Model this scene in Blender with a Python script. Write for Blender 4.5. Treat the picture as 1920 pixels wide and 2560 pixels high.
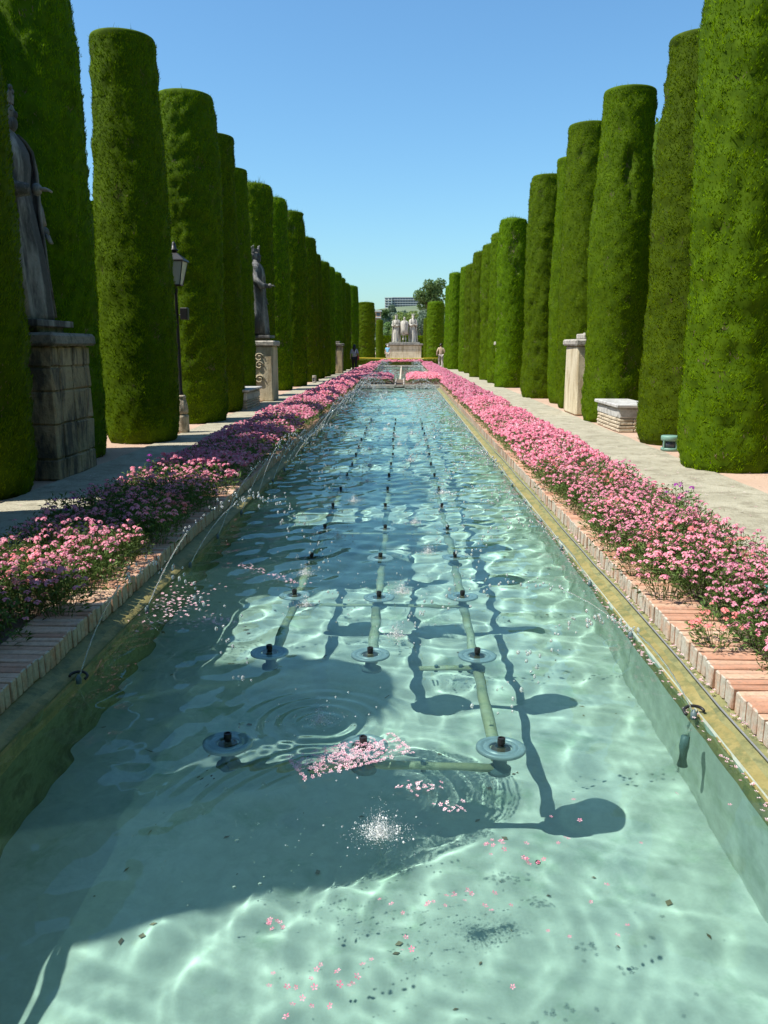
import bpy, bmesh, math, random
import numpy as np
from mathutils import Vector, Matrix

sc = bpy.context.scene
for o in list(bpy.data.objects):
    bpy.data.objects.remove(o)
R = math.radians
rnd = random.Random(11)
rng = np.random.default_rng(11)

# ------------------------------------------------------------------ camera
FPX = 2080.0                                    # focal length in pixels of a 2560 px high frame
PITCH = math.atan(412 / FPX)
YAW = math.atan(48 * math.cos(PITCH) / FPX)
cd = bpy.data.cameras.new('camera')
cam = bpy.data.objects.new('camera', cd)
sc.collection.objects.link(cam)
sc.camera = cam
cd.sensor_fit = 'VERTICAL'
cd.sensor_height = 36
cd.lens = 36 * FPX / 2560
cd.clip_start = 0.05
cd.clip_end = 6000
cam.location = (0, 0, 1.5)
cam.rotation_euler = (math.pi / 2 - PITCH, 0, YAW)

# ------------------------------------------------------------------ sky and sun
SUN_EL, SUN_AZ = R(57.5), R(251.5)                # azimuth clockwise from +Y
w = bpy.data.worlds.new('World')
sc.world = w
w.use_nodes = True
nt = w.node_tree
bg = nt.nodes['Background']
sky = nt.nodes.new('ShaderNodeTexSky')
sky.sky_type = 'NISHITA'
sky.sun_disc = False
sky.sun_elevation = SUN_EL
sky.sun_rotation = SUN_AZ
sky.altitude = 0
sky.air_density = 1.3
sky.dust_density = 0.6
sky.ozone_density = 2.0
tint = nt.nodes.new('ShaderNodeMix')            # the clear southern sky is a touch more cyan
tint.data_type = 'RGBA'
tint.blend_type = 'MULTIPLY'
tint.inputs[0].default_value = 1.0
tint.inputs[7].default_value = (0.76, 1.15, 1.40, 1)
nt.links.new(sky.outputs[0], tint.inputs[6])
nt.links.new(tint.outputs[2], bg.inputs[0])
bg.inputs[1].default_value = 0.082
sd = bpy.data.lights.new('sun', 'SUN')
sun = bpy.data.objects.new('sun', sd)
sc.collection.objects.link(sun)
sd.energy = 5.0
sd.angle = R(0.5)
sd.color = (1.0, 0.95, 0.86)
sund = Vector((math.sin(SUN_AZ) * math.cos(SUN_EL), math.cos(SUN_AZ) * math.cos(SUN_EL), math.sin(SUN_EL)))
sun.rotation_euler = sund.to_track_quat('Z', 'Y').to_euler()
sd.cycles.is_caustics_light = True              # real sunlight focused by the waves on the pool floor
sc.view_settings.view_transform = 'Standard'
sc.view_settings.look = 'None'
sc.view_settings.exposure = 0.60
sc.view_settings.gamma = 1.0
sc.render.engine = 'CYCLES'
sc.cycles.max_bounces = 10
sc.cycles.transmission_bounces = 8
sc.cycles.glossy_bounces = 4
sc.cycles.diffuse_bounces = 3
sc.cycles.transparent_max_bounces = 8
sc.cycles.sample_clamp_indirect = 6
sc.cycles.use_denoising = True

# ------------------------------------------------------------------ helpers
def tag(o, label=None, cat=None, group=None, kind=None):
    if label: o['label'] = label
    if cat: o['category'] = cat
    if group: o['group'] = group
    if kind: o['kind'] = kind
    return o

def link(o, parent=None):
    sc.collection.objects.link(o)
    if parent is not None:
        o.parent = parent
    return o

def empty(name, loc=(0, 0, 0), rz=0.0, **k):
    o = bpy.data.objects.new(name, None)
    o.empty_display_size = 0.1
    o.location = loc
    o.rotation_euler = (0, 0, rz)
    link(o)
    return tag(o, **k)

def mesh_np(name, co, faces, mats, mi=None, smooth=False):
    """faces: list of (k, n) integer arrays"""
    co = np.asarray(co, dtype=np.float32).reshape(-1, 3)
    faces = [np.asarray(f, dtype=np.int32) for f in faces if len(f)]
    loops = np.concatenate([f.reshape(-1) for f in faces])
    tot = np.concatenate([np.full(len(f), f.shape[1], dtype=np.int32) for f in faces])
    start = np.concatenate([[0], np.cumsum(tot)[:-1]]).astype(np.int32)
    me = bpy.data.meshes.new(name)
    me.vertices.add(len(co))
    me.vertices.foreach_set('co', co.reshape(-1))
    me.loops.add(len(loops))
    me.loops.foreach_set('vertex_index', loops)
    me.polygons.add(len(tot))
    me.polygons.foreach_set('loop_start', start)
    me.polygons.foreach_set('loop_total', tot)
    if mi is not None:
        me.polygons.foreach_set('material_index', np.asarray(mi, dtype=np.int32))
    if smooth is True:
        me.polygons.foreach_set('use_smooth', np.ones(len(tot), dtype=bool))
    elif smooth is not False:
        me.polygons.foreach_set('use_smooth', np.asarray(smooth, dtype=bool))
    for m in (mats if isinstance(mats, (list, tuple)) else [mats]):
        me.materials.append(m)
    me.update(calc_edges=True)
    me.validate()
    return me

class MB:
    """collects pieces of ONE part"""
    def __init__(s):
        s.v, s.f, s.m, s.sm = [], [], [], []
    def add(s, v, f, m=0, smooth=False):
        b = len(s.v)
        s.v += [tuple(p) for p in v]
        s.f += [tuple(i + b for i in q) for q in f]
        s.m += [m] * len(f)
        s.sm += [smooth] * len(f)
        return s
    def mesh(s, name, mats):
        me = bpy.data.meshes.new(name)
        me.from_pydata(s.v, [], s.f)
        for m in (mats if isinstance(mats, (list, tuple)) else [mats]):
            me.materials.append(m)
        me.polygons.foreach_set('material_index', s.m)
        me.polygons.foreach_set('use_smooth', s.sm)
        me.update()
        return me
    def build(s, name, mats, parent=None, loc=(0, 0, 0), rz=0.0):
        o = bpy.data.objects.new(name, s.mesh(name, mats))
        o.location = loc
        o.rotation_euler = (0, 0, rz)
        return link(o, parent)

def box(c, d, bev=0.0, rot=0.0, jit=0.0):
    """box with chamfered edges (24 verts) or a plain one"""
    hx, hy, hz = d[0] / 2, d[1] / 2, d[2] / 2
    V, F = [], []
    if bev <= 0:
        V = [(x * hx, y * hy, z * hz) for z in (-1, 1) for y in (-1, 1) for x in (-1, 1)]
        F = [(0, 2, 3, 1), (4, 5, 7, 6), (0, 1, 5, 4), (2, 6, 7, 3), (0, 4, 6, 2), (1, 3, 7, 5)]
    else:
        b = bev
        idx = {}
        for sx in (-1, 1):
            for sy in (-1, 1):
                for sz in (-1, 1):
                    for ax in range(3):
                        p = [sx * (hx - b), sy * (hy - b), sz * (hz - b)]
                        p[ax] = (sx, sy, sz)[ax] * (hx, hy, hz)[ax]
                        idx[(sx, sy, sz, ax)] = len(V)
                        V.append(tuple(p))
        S = (-1, 1)
        for s_ in S:
            q = [idx[(s_, a, b_, 0)] for a, b_ in ((-1, -1), (1, -1), (1, 1), (-1, 1))]
            F.append(tuple(q if s_ > 0 else q[::-1]))
            q = [idx[(a, s_, b_, 1)] for a, b_ in ((-1, -1), (-1, 1), (1, 1), (1, -1))]
            F.append(tuple(q if s_ > 0 else q[::-1]))
            q = [idx[(a, b_, s_, 2)] for a, b_ in ((-1, -1), (1, -1), (1, 1), (-1, 1))]
            F.append(tuple(q if s_ > 0 else q[::-1]))
        for a in S:
            for b_ in S:
                F.append((idx[(a, b_, -1, 0)], idx[(a, b_, 1, 0)], idx[(a, b_, 1, 1)], idx[(a, b_, -1, 1)]))
                F.append((idx[(a, -1, b_, 0)], idx[(a, 1, b_, 0)], idx[(a, 1, b_, 2)], idx[(a, -1, b_, 2)]))
                F.append((idx[(-1, a, b_, 1)], idx[(1, a, b_, 1)], idx[(1, a, b_, 2)], idx[(-1, a, b_, 2)]))
        for a in S:
            for b_ in S:
                for c_ in S:
                    F.append((idx[(a, b_, c_, 0)], idx[(a, b_, c_, 1)], idx[(a, b_, c_, 2)]))
    cr, sr = math.cos(rot), math.sin(rot)
    out = []
    for x, y, z in V:
        if jit:
            x += rnd.uniform(-jit, jit); y += rnd.uniform(-jit, jit); z += rnd.uniform(-jit, jit)
        out.append((c[0] + x * cr - y * sr, c[1] + x * sr + y * cr, c[2] + z))
    return out, F

def lathe(prof, n=24, c=(0, 0, 0), flute=0, fa=0.0, cap=True):
    """prof: (r, z) from bottom to top"""
    V, F = [], []
    for r, z in prof:
        for i in range(n):
            a = 2 * math.pi * i / n
            rr = r * (1 + (fa * math.cos(flute * a) if flute else 0))
            V.append((c[0] + rr * math.cos(a), c[1] + rr * math.sin(a), c[2] + z))
    for k in range(len(prof) - 1):
        for i in range(n):
            j = (i + 1) % n
            F.append((k * n + i, k * n + j, (k + 1) * n + j, (k + 1) * n + i))
    if cap:
        F.append(tuple(range(n))[::-1])
        F.append(tuple((len(prof) - 1) * n + i for i in range(n)))
    return V, F

def tube(pts, rad, n=8, cap=True):
    pts = [Vector(p) for p in pts]
    if not isinstance(rad, (list, tuple)):
        rad = [rad] * len(pts)
    V, F = [], []
    up = Vector((0, 0, 1))
    for k, p in enumerate(pts):
        t = (pts[min(k + 1, len(pts) - 1)] - pts[max(k - 1, 0)]).normalized()
        a = t.cross(up)
        if a.length < 1e-3:
            a = t.cross(Vector((1, 0, 0)))
        a.normalize()
        b = a.cross(t).normalized()
        for i in range(n):
            an = 2 * math.pi * i / n
            V.append(tuple(p + a * (rad[k] * math.cos(an)) + b * (rad[k] * math.sin(an))))
    for k in range(len(pts) - 1):
        for i in range(n):
            j = (i + 1) % n
            F.append((k * n + i, k * n + j, (k + 1) * n + j, (k + 1) * n + i))
    if cap:
        F.append(tuple(range(n))[::-1])
        F.append(tuple((len(pts) - 1) * n + i for i in range(n)))
    return V, F

def ellipsoid(c, r, nu=12, nv=8):
    V, F = [], []
    for j in range(1, nv):
        ph = math.pi * j / nv - math.pi / 2
        for i in range(nu):
            a = 2 * math.pi * i / nu
            V.append((c[0] + r[0] * math.cos(ph) * math.cos(a), c[1] + r[1] * math.cos(ph) * math.sin(a), c[2] + r[2] * math.sin(ph)))
    for j in range(nv - 2):
        for i in range(nu):
            k = (i + 1) % nu
            F.append((j * nu + i, j * nu + k, (j + 1) * nu + k, (j + 1) * nu + i))
    b = len(V); V.append((c[0], c[1], c[2] - r[2])); V.append((c[0], c[1], c[2] + r[2]))
    for i in range(nu):
        k = (i + 1) % nu
        F.append((b, k, i))
        F.append((b + 1, (nv - 2) * nu + i, (nv - 2) * nu + k))
    return V, F

def grid_np(name, xs, ys, zf, m, smooth=True):
    nx, ny = len(xs), len(ys)
    X, Y = np.meshgrid(xs, ys)
    co = np.stack([X, Y, zf(X, Y)], -1).reshape(-1, 3)
    i = np.arange(ny - 1)[:, None] * nx + np.arange(nx - 1)[None]
    q = np.stack([i, i + 1, i + nx + 1, i + nx], -1).reshape(-1, 4)
    o = bpy.data.objects.new(name, mesh_np(name, co, [q], m, smooth=smooth))
    return link(o)

# ------------------------------------------------------------------ materials
def newmat(name):
    m = bpy.data.materials.new(name)
    m.use_nodes = True
    return m, m.node_tree, m.node_tree.nodes['Principled BSDF']

def N(t, kind, **inp):
    n = t.nodes.new(kind)
    for k, v in inp.items():
        n.inputs[k.replace('_', ' ')].default_value = v
    return n

def mixc(t, fac, a, b):
    n = t.nodes.new('ShaderNodeMix')
    n.data_type = 'RGBA'
    for src, i in ((fac, 0), (a, 6), (b, 7)):
        if isinstance(src, (int, float)):
            n.inputs[i].default_value = src
        elif isinstance(src, tuple):
            n.inputs[i].default_value = (*src[:3], 1)
        else:
            t.links.new(src, n.inputs[i])
    return n.outputs[2]

def ramp(t, src, stops):
    n = t.nodes.new('ShaderNodeValToRGB')
    e = n.color_ramp.elements
    while len(e) < len(stops):
        e.new(0.5)
    for k, (p, c) in enumerate(stops):
        e[k].position = p
        e[k].color = (*c, 1) if isinstance(c, tuple) else (c, c, c, 1)
    t.links.new(src, n.inputs[0])
    return n.outputs[0]

def coords(t, scale=(1, 1, 1), kind='Object'):
    tc = t.nodes.new('ShaderNodeTexCoord')
    mp = t.nodes.new('ShaderNodeMapping')
    mp.inputs['Scale'].default_value = scale
    t.links.new(tc.outputs[kind], mp.inputs[0])
    return mp.outputs[0]

def noise(t, vec, scale, detail=4, rough=0.6):
    n = N(t, 'ShaderNodeTexNoise', Scale=scale, Detail=detail, Roughness=rough)
    if vec is not None:
        t.links.new(vec, n.inputs['Vector'])
    return n.outputs[0]

def bump(t, b, src, strength=0.3, dist=0.02):
    n = N(t, 'ShaderNodeBump', Strength=strength, Distance=dist)
    t.links.new(src, n.inputs['Height'])
    t.links.new(n.outputs[0], b.inputs['Normal'])

def wpos(t):
    return t.nodes.new('ShaderNodeNewGeometry').outputs['Position']

def rough_stone(name, c1, c2, c3=None, s=2.0, rough=0.9, bs=0.4, bd=0.02, fine=28, streak=False, c3t=0.48):
    m, t, b = newmat(name)
    v = wpos(t)
    n1 = noise(t, v, s, 5, 0.65)
    n2 = noise(t, v, fine, 4, 0.7)
    col = mixc(t, ramp(t, n1, [(0.35, 0.0), (0.65, 1.0)]), c1, c2)
    if c3:
        vv = v
        if streak:
            mp = t.nodes.new('ShaderNodeMapping')
            mp.inputs['Scale'].default_value = (1, 1, 0.25)
            t.links.new(v, mp.inputs[0])
            vv = mp.outputs[0]
        n3 = noise(t, vv, s * 2.3, 5, 0.7)
        col = mixc(t, ramp(t, n3, [(c3t, 0.0), (c3t + 0.14, 1.0)]), col, c3)
    col = mixc(t, ramp(t, n2, [(0.3, 0.35), (0.7, 0.0)]), col, tuple(x * 0.45 for x in c1))
    t.links.new(col, b.inputs['Base Color'])
    b.inputs['Roughness'].default_value = rough
    bump(t, b, n2, bs, bd)
    return m

def plain(name, c, rough=0.6, metal=0.0, var=0.15, s=12):
    m, t, b = newmat(name)
    n1 = noise(t, coords(t), s, 3)
    col = mixc(t, n1, tuple(x * (1 - var) for x in c), tuple(min(1, x * (1 + var)) for x in c))
    t.links.new(col, b.inputs['Base Color'])
    b.inputs['Roughness'].default_value = rough
    b.inputs['Metallic'].default_value = metal
    return m

def leafmat(name, stops, ns=1.2, trans=0.25, rough=0.55, spec=0.25, nmix=0.5):
    """colour from a per-leaf random number and a slow patchiness"""
    m, t, b = newmat(name)
    g = t.nodes.new('ShaderNodeNewGeometry')
    oi = t.nodes.new('ShaderNodeObjectInfo')
    n1 = noise(t, g.outputs['Position'], ns, 6, 0.72)
    mx = t.nodes.new('ShaderNodeMix')
    mx.inputs[0].default_value = nmix
    t.links.new(g.outputs['Random Per Island'], mx.inputs[2])
    t.links.new(n1, mx.inputs[3])
    col = ramp(t, mx.outputs[0], stops)
    # whole plants differ a little in hue
    hs = t.nodes.new('ShaderNodeHueSaturation')
    ma = N(t, 'ShaderNodeMapRange')
    ma.inputs['To Min'].default_value = 0.490
    ma.inputs['To Max'].default_value = 0.507
    t.links.new(oi.outputs['Random'], ma.inputs[0])
    t.links.new(ma.outputs[0], hs.inputs['Hue'])
    mv = N(t, 'ShaderNodeMapRange')
    mv.inputs['To Min'].default_value = 0.78
    mv.inputs['To Max'].default_value = 1.22
    t.links.new(oi.outputs['Random'], mv.inputs[0])
    t.links.new(mv.outputs[0], hs.inputs['Value'])
    t.links.new(col, hs.inputs['Color'])
    t.links.new(hs.outputs[0], b.inputs['Base Color'])
    b.inputs['Roughness'].default_value = rough
    b.inputs['Specular IOR Level'].default_value = spec
    tr = t.nodes.new('ShaderNodeBsdfTranslucent')
    t.links.new(hs.outputs[0], tr.inputs[0])
    ms = t.nodes.new('ShaderNodeMixShader')
    ms.inputs[0].default_value = trans
    t.links.new(b.outputs[0], ms.inputs[1])
    t.links.new(tr.outputs[0], ms.inputs[2])
    t.links.new(ms.outputs[0], t.nodes['Material Output'].inputs[0])
    return m

def glass(name, col=(1, 1, 1), ior=1.33, rough=0.0):
    m = bpy.data.materials.new(name)
    m.use_nodes = True
    t = m.node_tree
    t.nodes.clear()
    o = t.nodes.new('ShaderNodeOutputMaterial')
    g = t.nodes.new('ShaderNodeBsdfGlass')
    g.inputs['Color'].default_value = (*col, 1)
    g.inputs['IOR'].default_value = ior
    g.inputs['Roughness'].default_value = rough
    t.links.new(g.outputs[0], o.inputs[0])
    return m

M = {}
M['sand'] = rough_stone('pink_sand', (0.46, 0.31, 0.22), (0.54, 0.39, 0.29), None, 0.7, 0.95, 0.35, 0.01, 60)
M['path'] = rough_stone('pale_aggregate', (0.37, 0.34, 0.245), (0.47, 0.435, 0.325), (0.29, 0.26, 0.185), 1.6, 0.92, 0.9, 0.02, 34)
M['soil'] = rough_stone('dark_soil', (0.10, 0.075, 0.05), (0.16, 0.115, 0.075), None, 5, 1.0, 0.9, 0.03, 30)
M['floor'] = rough_stone('painted_pool_floor', (0.48, 0.525, 0.455), (0.56, 0.595, 0.52), (0.36, 0.44, 0.34), 1.3, 0.85, 0.2, 0.006, 16, False, 0.53)
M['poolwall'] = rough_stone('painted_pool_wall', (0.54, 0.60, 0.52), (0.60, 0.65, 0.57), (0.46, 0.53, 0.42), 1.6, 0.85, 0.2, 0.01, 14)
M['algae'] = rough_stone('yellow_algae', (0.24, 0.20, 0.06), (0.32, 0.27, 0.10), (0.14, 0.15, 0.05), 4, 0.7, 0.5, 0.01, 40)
M['shade_algae_wall'] = rough_stone('shade_dark_algae_wall', (0.12, 0.16, 0.07), (0.19, 0.24, 0.12), (0.09, 0.10, 0.04), 2.5, 0.85, 0.4, 0.01, 20)  # algae green, made darker to paint in the shade of the left side
M['damp'] = rough_stone('damp_olive_render', (0.19, 0.19, 0.07), (0.27, 0.26, 0.11), (0.12, 0.14, 0.06), 5, 0.75, 0.5, 0.01, 45)
M['mortar'] = rough_stone('lime_mortar', (0.36, 0.33, 0.27), (0.45, 0.41, 0.34), (0.18, 0.16, 0.12), 6, 0.95, 0.5, 0.01, 50)
M['kerb'] = rough_stone('kerb_stone', (0.55, 0.48, 0.36), (0.62, 0.55, 0.43), (0.38, 0.32, 0.24), 2, 0.9, 0.4, 0.01, 40)
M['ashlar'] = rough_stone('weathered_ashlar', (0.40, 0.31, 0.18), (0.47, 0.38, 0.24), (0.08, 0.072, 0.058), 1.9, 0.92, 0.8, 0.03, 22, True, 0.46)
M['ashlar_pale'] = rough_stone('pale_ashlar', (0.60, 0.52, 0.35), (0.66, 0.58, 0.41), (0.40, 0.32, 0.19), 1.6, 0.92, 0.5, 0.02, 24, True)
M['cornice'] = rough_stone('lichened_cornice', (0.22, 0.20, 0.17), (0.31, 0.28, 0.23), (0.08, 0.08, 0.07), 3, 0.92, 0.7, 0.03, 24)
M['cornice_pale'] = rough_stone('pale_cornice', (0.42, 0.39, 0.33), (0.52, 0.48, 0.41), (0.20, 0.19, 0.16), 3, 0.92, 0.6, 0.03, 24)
M['statue'] = rough_stone('statue_limestone', (0.27, 0.26, 0.24), (0.38, 0.37, 0.34), (0.06, 0.06, 0.058), 1.5, 0.85, 0.5, 0.02, 18, True, 0.40)  # weathered stone, its colour also darkened for the shade on the left statues
M['statue_far'] = rough_stone('pale_statue_limestone', (0.46, 0.43, 0.35), (0.56, 0.52, 0.44), (0.16, 0.15, 0.12), 1.1, 0.85, 0.5, 0.02, 8, True)
M['benchtop'] = rough_stone('bench_slab', (0.46, 0.46, 0.44), (0.56, 0.55, 0.52), (0.30, 0.29, 0.27), 3, 0.8, 0.3, 0.01, 30)
M['benchstone'] = rough_stone('bench_masonry', (0.50, 0.42, 0.30), (0.60, 0.51, 0.38), (0.30, 0.25, 0.18), 5, 0.92, 0.6, 0.02, 30)
M['iron'] = plain('black_iron', (0.018, 0.018, 0.02), 0.45, 0.3)
M['lampglass'] = plain('frosted_lamp_glass', (0.55, 0.54, 0.50), 0.25)
M['green_metal'] = plain('green_enamel', (0.16, 0.30, 0.24), 0.45)
M['teal_plastic'] = plain('teal_plastic', (0.08, 0.30, 0.27), 0.4)
M['grey_metal'] = plain('galvanised_pipe', (0.35, 0.36, 0.36), 0.4, 0.5)
M['black'] = plain('black_rubber', (0.015, 0.016, 0.018), 0.5)
M['brass'] = plain('dull_bronze', (0.14, 0.10, 0.07), 0.5, 0.5)
M['disc'] = plain('clouded_float_ring', (0.26, 0.31, 0.33), 0.35, 0, 0.3, 30)
M['pvc'] = rough_stone('stained_pvc_pipe', (0.40, 0.40, 0.22), (0.47, 0.50, 0.36), (0.30, 0.34, 0.20), 4, 0.6, 0.2, 0.004, 30)
M['hub'] = plain('dark_fitting', (0.09, 0.14, 0.15), 0.5)
M['water'] = glass('pool_water', (0.77, 0.95, 0.925), 1.33, 0.025)
M['drop'] = glass('water_drops', (1, 1, 1), 1.33, 0.09)
m_, t_, b_ = M['drop'], M['drop'].node_tree, None
_d = t_.nodes.new('ShaderNodeBsdfDiffuse'); _d.inputs[0].default_value = (0.9, 0.93, 0.95, 1)
_x = t_.nodes.new('ShaderNodeMixShader'); _x.inputs[0].default_value = 0.22      # white mixed in to brighten the drops
t_.links.new([n for n in t_.nodes if n.type == 'BSDF_GLASS'][0].outputs[0], _x.inputs[1])
t_.links.new(_d.outputs[0], _x.inputs[2])
t_.links.new(_x.outputs[0], [n for n in t_.nodes if n.type == 'OUTPUT_MATERIAL'][0].inputs[0])
t_ = M['water'].node_tree                        # slightly milky, silty water
_d = t_.nodes.new('ShaderNodeBsdfDiffuse'); _d.inputs[0].default_value = (0.30, 0.62, 0.52, 1)
_x = t_.nodes.new('ShaderNodeMixShader'); _x.inputs[0].default_value = 0.018
t_.links.new([n for n in t_.nodes if n.type == 'BSDF_GLASS'][0].outputs[0], _x.inputs[1])
t_.links.new(_d.outputs[0], _x.inputs[2])
t_.links.new(_x.outputs[0], [n for n in t_.nodes if n.type == 'OUTPUT_MATERIAL'][0].inputs[0])
M['foam'] = plain('white_water', (0.86, 0.9, 0.9), 0.15)
t_ = M['foam'].node_tree                         # froth lets part of the light through
_d = t_.nodes.new('ShaderNodeBsdfTransparent')
_x = t_.nodes.new('ShaderNodeMixShader'); _x.inputs[0].default_value = 0.45
t_.links.new(t_.nodes['Principled BSDF'].outputs[0], _x.inputs[1])
t_.links.new(_d.outputs[0], _x.inputs[2])
t_.links.new(_x.outputs[0], t_.nodes['Material Output'].inputs[0])
M['bubble'] = glass('bubble_film', (1, 1, 1), 1.33, 0.06)
M['yellow'] = plain('yellow_tape', (0.75, 0.55, 0.02), 0.5)
M['bark'] = rough_stone('cypress_bark', (0.16, 0.11, 0.075), (0.24, 0.17, 0.11), None, 6, 1.0, 0.8, 0.03, 20)
M['twig'] = leafmat('dry_brown_twig', [(0.2, (0.10, 0.07, 0.045)), (0.8, (0.26, 0.19, 0.12))], 3, 0.1)
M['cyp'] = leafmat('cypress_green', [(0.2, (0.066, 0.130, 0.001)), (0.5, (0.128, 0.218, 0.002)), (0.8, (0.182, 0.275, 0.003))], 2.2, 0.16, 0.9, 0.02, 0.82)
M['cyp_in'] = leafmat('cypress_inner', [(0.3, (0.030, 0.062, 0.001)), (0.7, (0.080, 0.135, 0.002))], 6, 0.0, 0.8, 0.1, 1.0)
M['boxhedge'] = leafmat('box_hedge_green', [(0.15, (0.12, 0.17, 0.02)), (0.85, (0.26, 0.28, 0.04))], 1.5, 0.25)
M['verb'] = leafmat('verbena_leaf', [(0.1, (0.05, 0.10, 0.02)), (0.6, (0.11, 0.19, 0.045)), (0.95, (0.2, 0.28, 0.08))], 3, 0.3, 0.6, 0.2, 0.3)
M['pink'] = leafmat('pink_petal', [(0.05, (0.74, 0.15, 0.25)), (0.45, (0.84, 0.30, 0.41)), (0.85, (0.88, 0.50, 0.58))], 4, 0.3, 0.6, 0.15, 0.25)
M['coral'] = leafmat('coral_petal', [(0.05, (0.80, 0.16, 0.16)), (0.9, (0.85, 0.36, 0.34))], 4, 0.3, 0.6, 0.15, 0.25)
M['purple'] = leafmat('purple_petal', [(0.05, (0.30, 0.03, 0.30)), (0.9, (0.42, 0.06, 0.42))], 4, 0.3, 0.6, 0.15, 0.25)
M['paleflower'] = leafmat('faded_petal', [(0.0, (0.80, 0.30, 0.42)), (0.5, (0.82, 0.55, 0.62)), (1.0, (0.85, 0.75, 0.75))], 9, 0.2, 0.6, 0.2, 0.2)
M['treeleaf'] = leafmat('broad_leaf', [(0.1, (0.06, 0.12, 0.03)), (0.9, (0.15, 0.25, 0.07))], 0.8, 0.3)
M['treeleaf_y'] = leafmat('yellow_green_leaf', [(0.1, (0.10, 0.16, 0.03)), (0.9, (0.23, 0.29, 0.07))], 0.8, 0.35)
M['treeleaf_b'] = leafmat('blue_green_leaf', [(0.1, (0.08, 0.13, 0.08)), (0.9, (0.16, 0.22, 0.14))], 0.8, 0.3)
M['hill'] = rough_stone('wooded_hill', (0.10, 0.14, 0.07), (0.16, 0.19, 0.10), None, 0.02, 1, 0.2, 0.5, 0.3)
M['render_white'] = plain('white_render', (0.62, 0.61, 0.58), 0.9, 0, 0.05, 0.2)
M['render_grey'] = plain('grey_facade', (0.30, 0.32, 0.35), 0.9, 0, 0.08, 0.2)
M['render_orange'] = plain('orange_render', (0.62, 0.34, 0.20), 0.9, 0, 0.05, 0.2)
M['window'] = plain('dark_window', (0.05, 0.06, 0.08), 0.2)

def brickmat(name, limed):
    m, t, b = newmat(name)
    v = wpos(t)
    oi = t.nodes.new('ShaderNodeObjectInfo')
    g = t.nodes.new('ShaderNodeNewGeometry')
    ad = t.nodes.new('ShaderNodeMath'); ad.operation = 'ADD'
    t.links.new(oi.outputs['Random'], ad.inputs[0]); t.links.new(g.outputs['Random Per Island'], ad.inputs[1])
    fr = t.nodes.new('ShaderNodeMath'); fr.operation = 'FRACT'
    t.links.new(ad.outputs[0], fr.inputs[0])
    col = ramp(t, fr.outputs[0], [(0.0, (0.42, 0.20, 0.12)), (0.3, (0.56, 0.30, 0.19)), (0.6, (0.60, 0.40, 0.27)), (0.85, (0.50, 0.27, 0.17)), (1.0, (0.64, 0.48, 0.35))])
    n2 = noise(t, v, 45, 4, 0.7)
    n1 = noise(t, v, 9, 4, 0.7)
    lime = ramp(t, n1, [(0.30, 0.0), (0.55, 1.0)] if limed else [(0.55, 0.0), (0.8, 0.6)])
    col = mixc(t, lime, col, (0.47, 0.45, 0.38) if limed else (0.6, 0.5, 0.4))
    col = mixc(t, ramp(t, n2, [(0.3, 0.5), (0.6, 0.0)]), col, (0.2, 0.15, 0.11))
    t.links.new(col, b.inputs['Base Color'])
    b.inputs['Roughness'].default_value = 0.9
    bump(t, b, n2, 0.5, 0.006)
    return m
M['brick'] = brickmat('terracotta_brick', False)
M['brick_limed'] = brickmat('limed_brick_face', True)

# ------------------------------------------------------------------ layout numbers (metres, path level = 0)
PX0, PX1 = -1.715, 1.43            # inner faces of the coping
PY0, PY1 = 0.7, 32.8               # pool length
COP_T, COP_B = 0.06, -0.045
BRL = 0.28                         # brick length across the coping
WZ = -0.09                         # still water level
FZ = -0.89                         # pool floor
LEDGE = 0.125
WX0, WX1 = PX0 + LEDGE, PX1 - LEDGE
BEDR = (PX1 + BRL, 2.46)
BEDL = (-2.78, PX0 - BRL)
PATHR = (2.46, 3.80)
PATHL = (-3.92, -2.78)
FAR0, FAR1 = 39.1, 67.0            # second pool

# ================================================================== LARGE STRUCTURE
# ground: one sheet with openings for the pools and beds
gx = [-2500, -60, BEDL[0], BEDR[1], 60, 2500]
gy = [-60, 0.2, 68.4, 130, 2500]
V, F = [], []
for y in gy:
    for x in gx:
        V.append((x, y, -0.004))
nx = len(gx)
for j in range(len(gy) - 1):
    for i in range(nx - 1):
        if i == 2 and j == 1:
            continue
        F.append((j * nx + i, j * nx + i + 1, (j + 1) * nx + i + 1, (j + 1) * nx + i))
tag(MB().add(V, F).build('ground', M['sand']), kind='structure')

for sx_, nm in ((-1, 'left_garden_ground'), (1, 'right_garden_ground')):  # dark soil sheets added beyond the rows to cut bounced light
    x0, x1 = (5.5, 40) if sx_ > 0 else (-40, -5.6)
    tag(MB().add([(x0, -20, 0.002), (x1, -20, 0.002), (x1, 76, 0.002), (x0, 76, 0.002)], [(0, 1, 2, 3)]).build(nm, M['soil']), kind='structure')

def slab_path(name, x0, x1, y0, y1):
    """pale aggregate path with a slightly ragged outer edge"""
    ys = np.arange(y0, y1 + 0.01, 0.35)
    V, F = [], []
    for y in ys:
        e0, e1 = rnd.uniform(-0.02, 0.02), rnd.uniform(-0.02, 0.02)
        V += [(x0 + e0, y, 0.0), (x0 + e0 + 0.012, y, 0.012), (x1 + e1 - 0.012, y, 0.012), (x1 + e1, y, 0.0)]
    for k in range(len(ys) - 1):
        for i in range(3):
            F.append((k * 4 + i, k * 4 + i + 1, k * 4 + i + 5, k * 4 + i + 4))
    return tag(MB().add(V, F).build(name, M['path']), kind='structure')
slab_path('left_path', PATHL[0], PATHL[1] + 0.03, -4, 71.0)
slab_path('right_path', PATHR[0] - 0.03, PATHR[1], -4, 71.0)

def receiver(o):
    o.cycles.is_caustics_receiver = True
    return o

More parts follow.
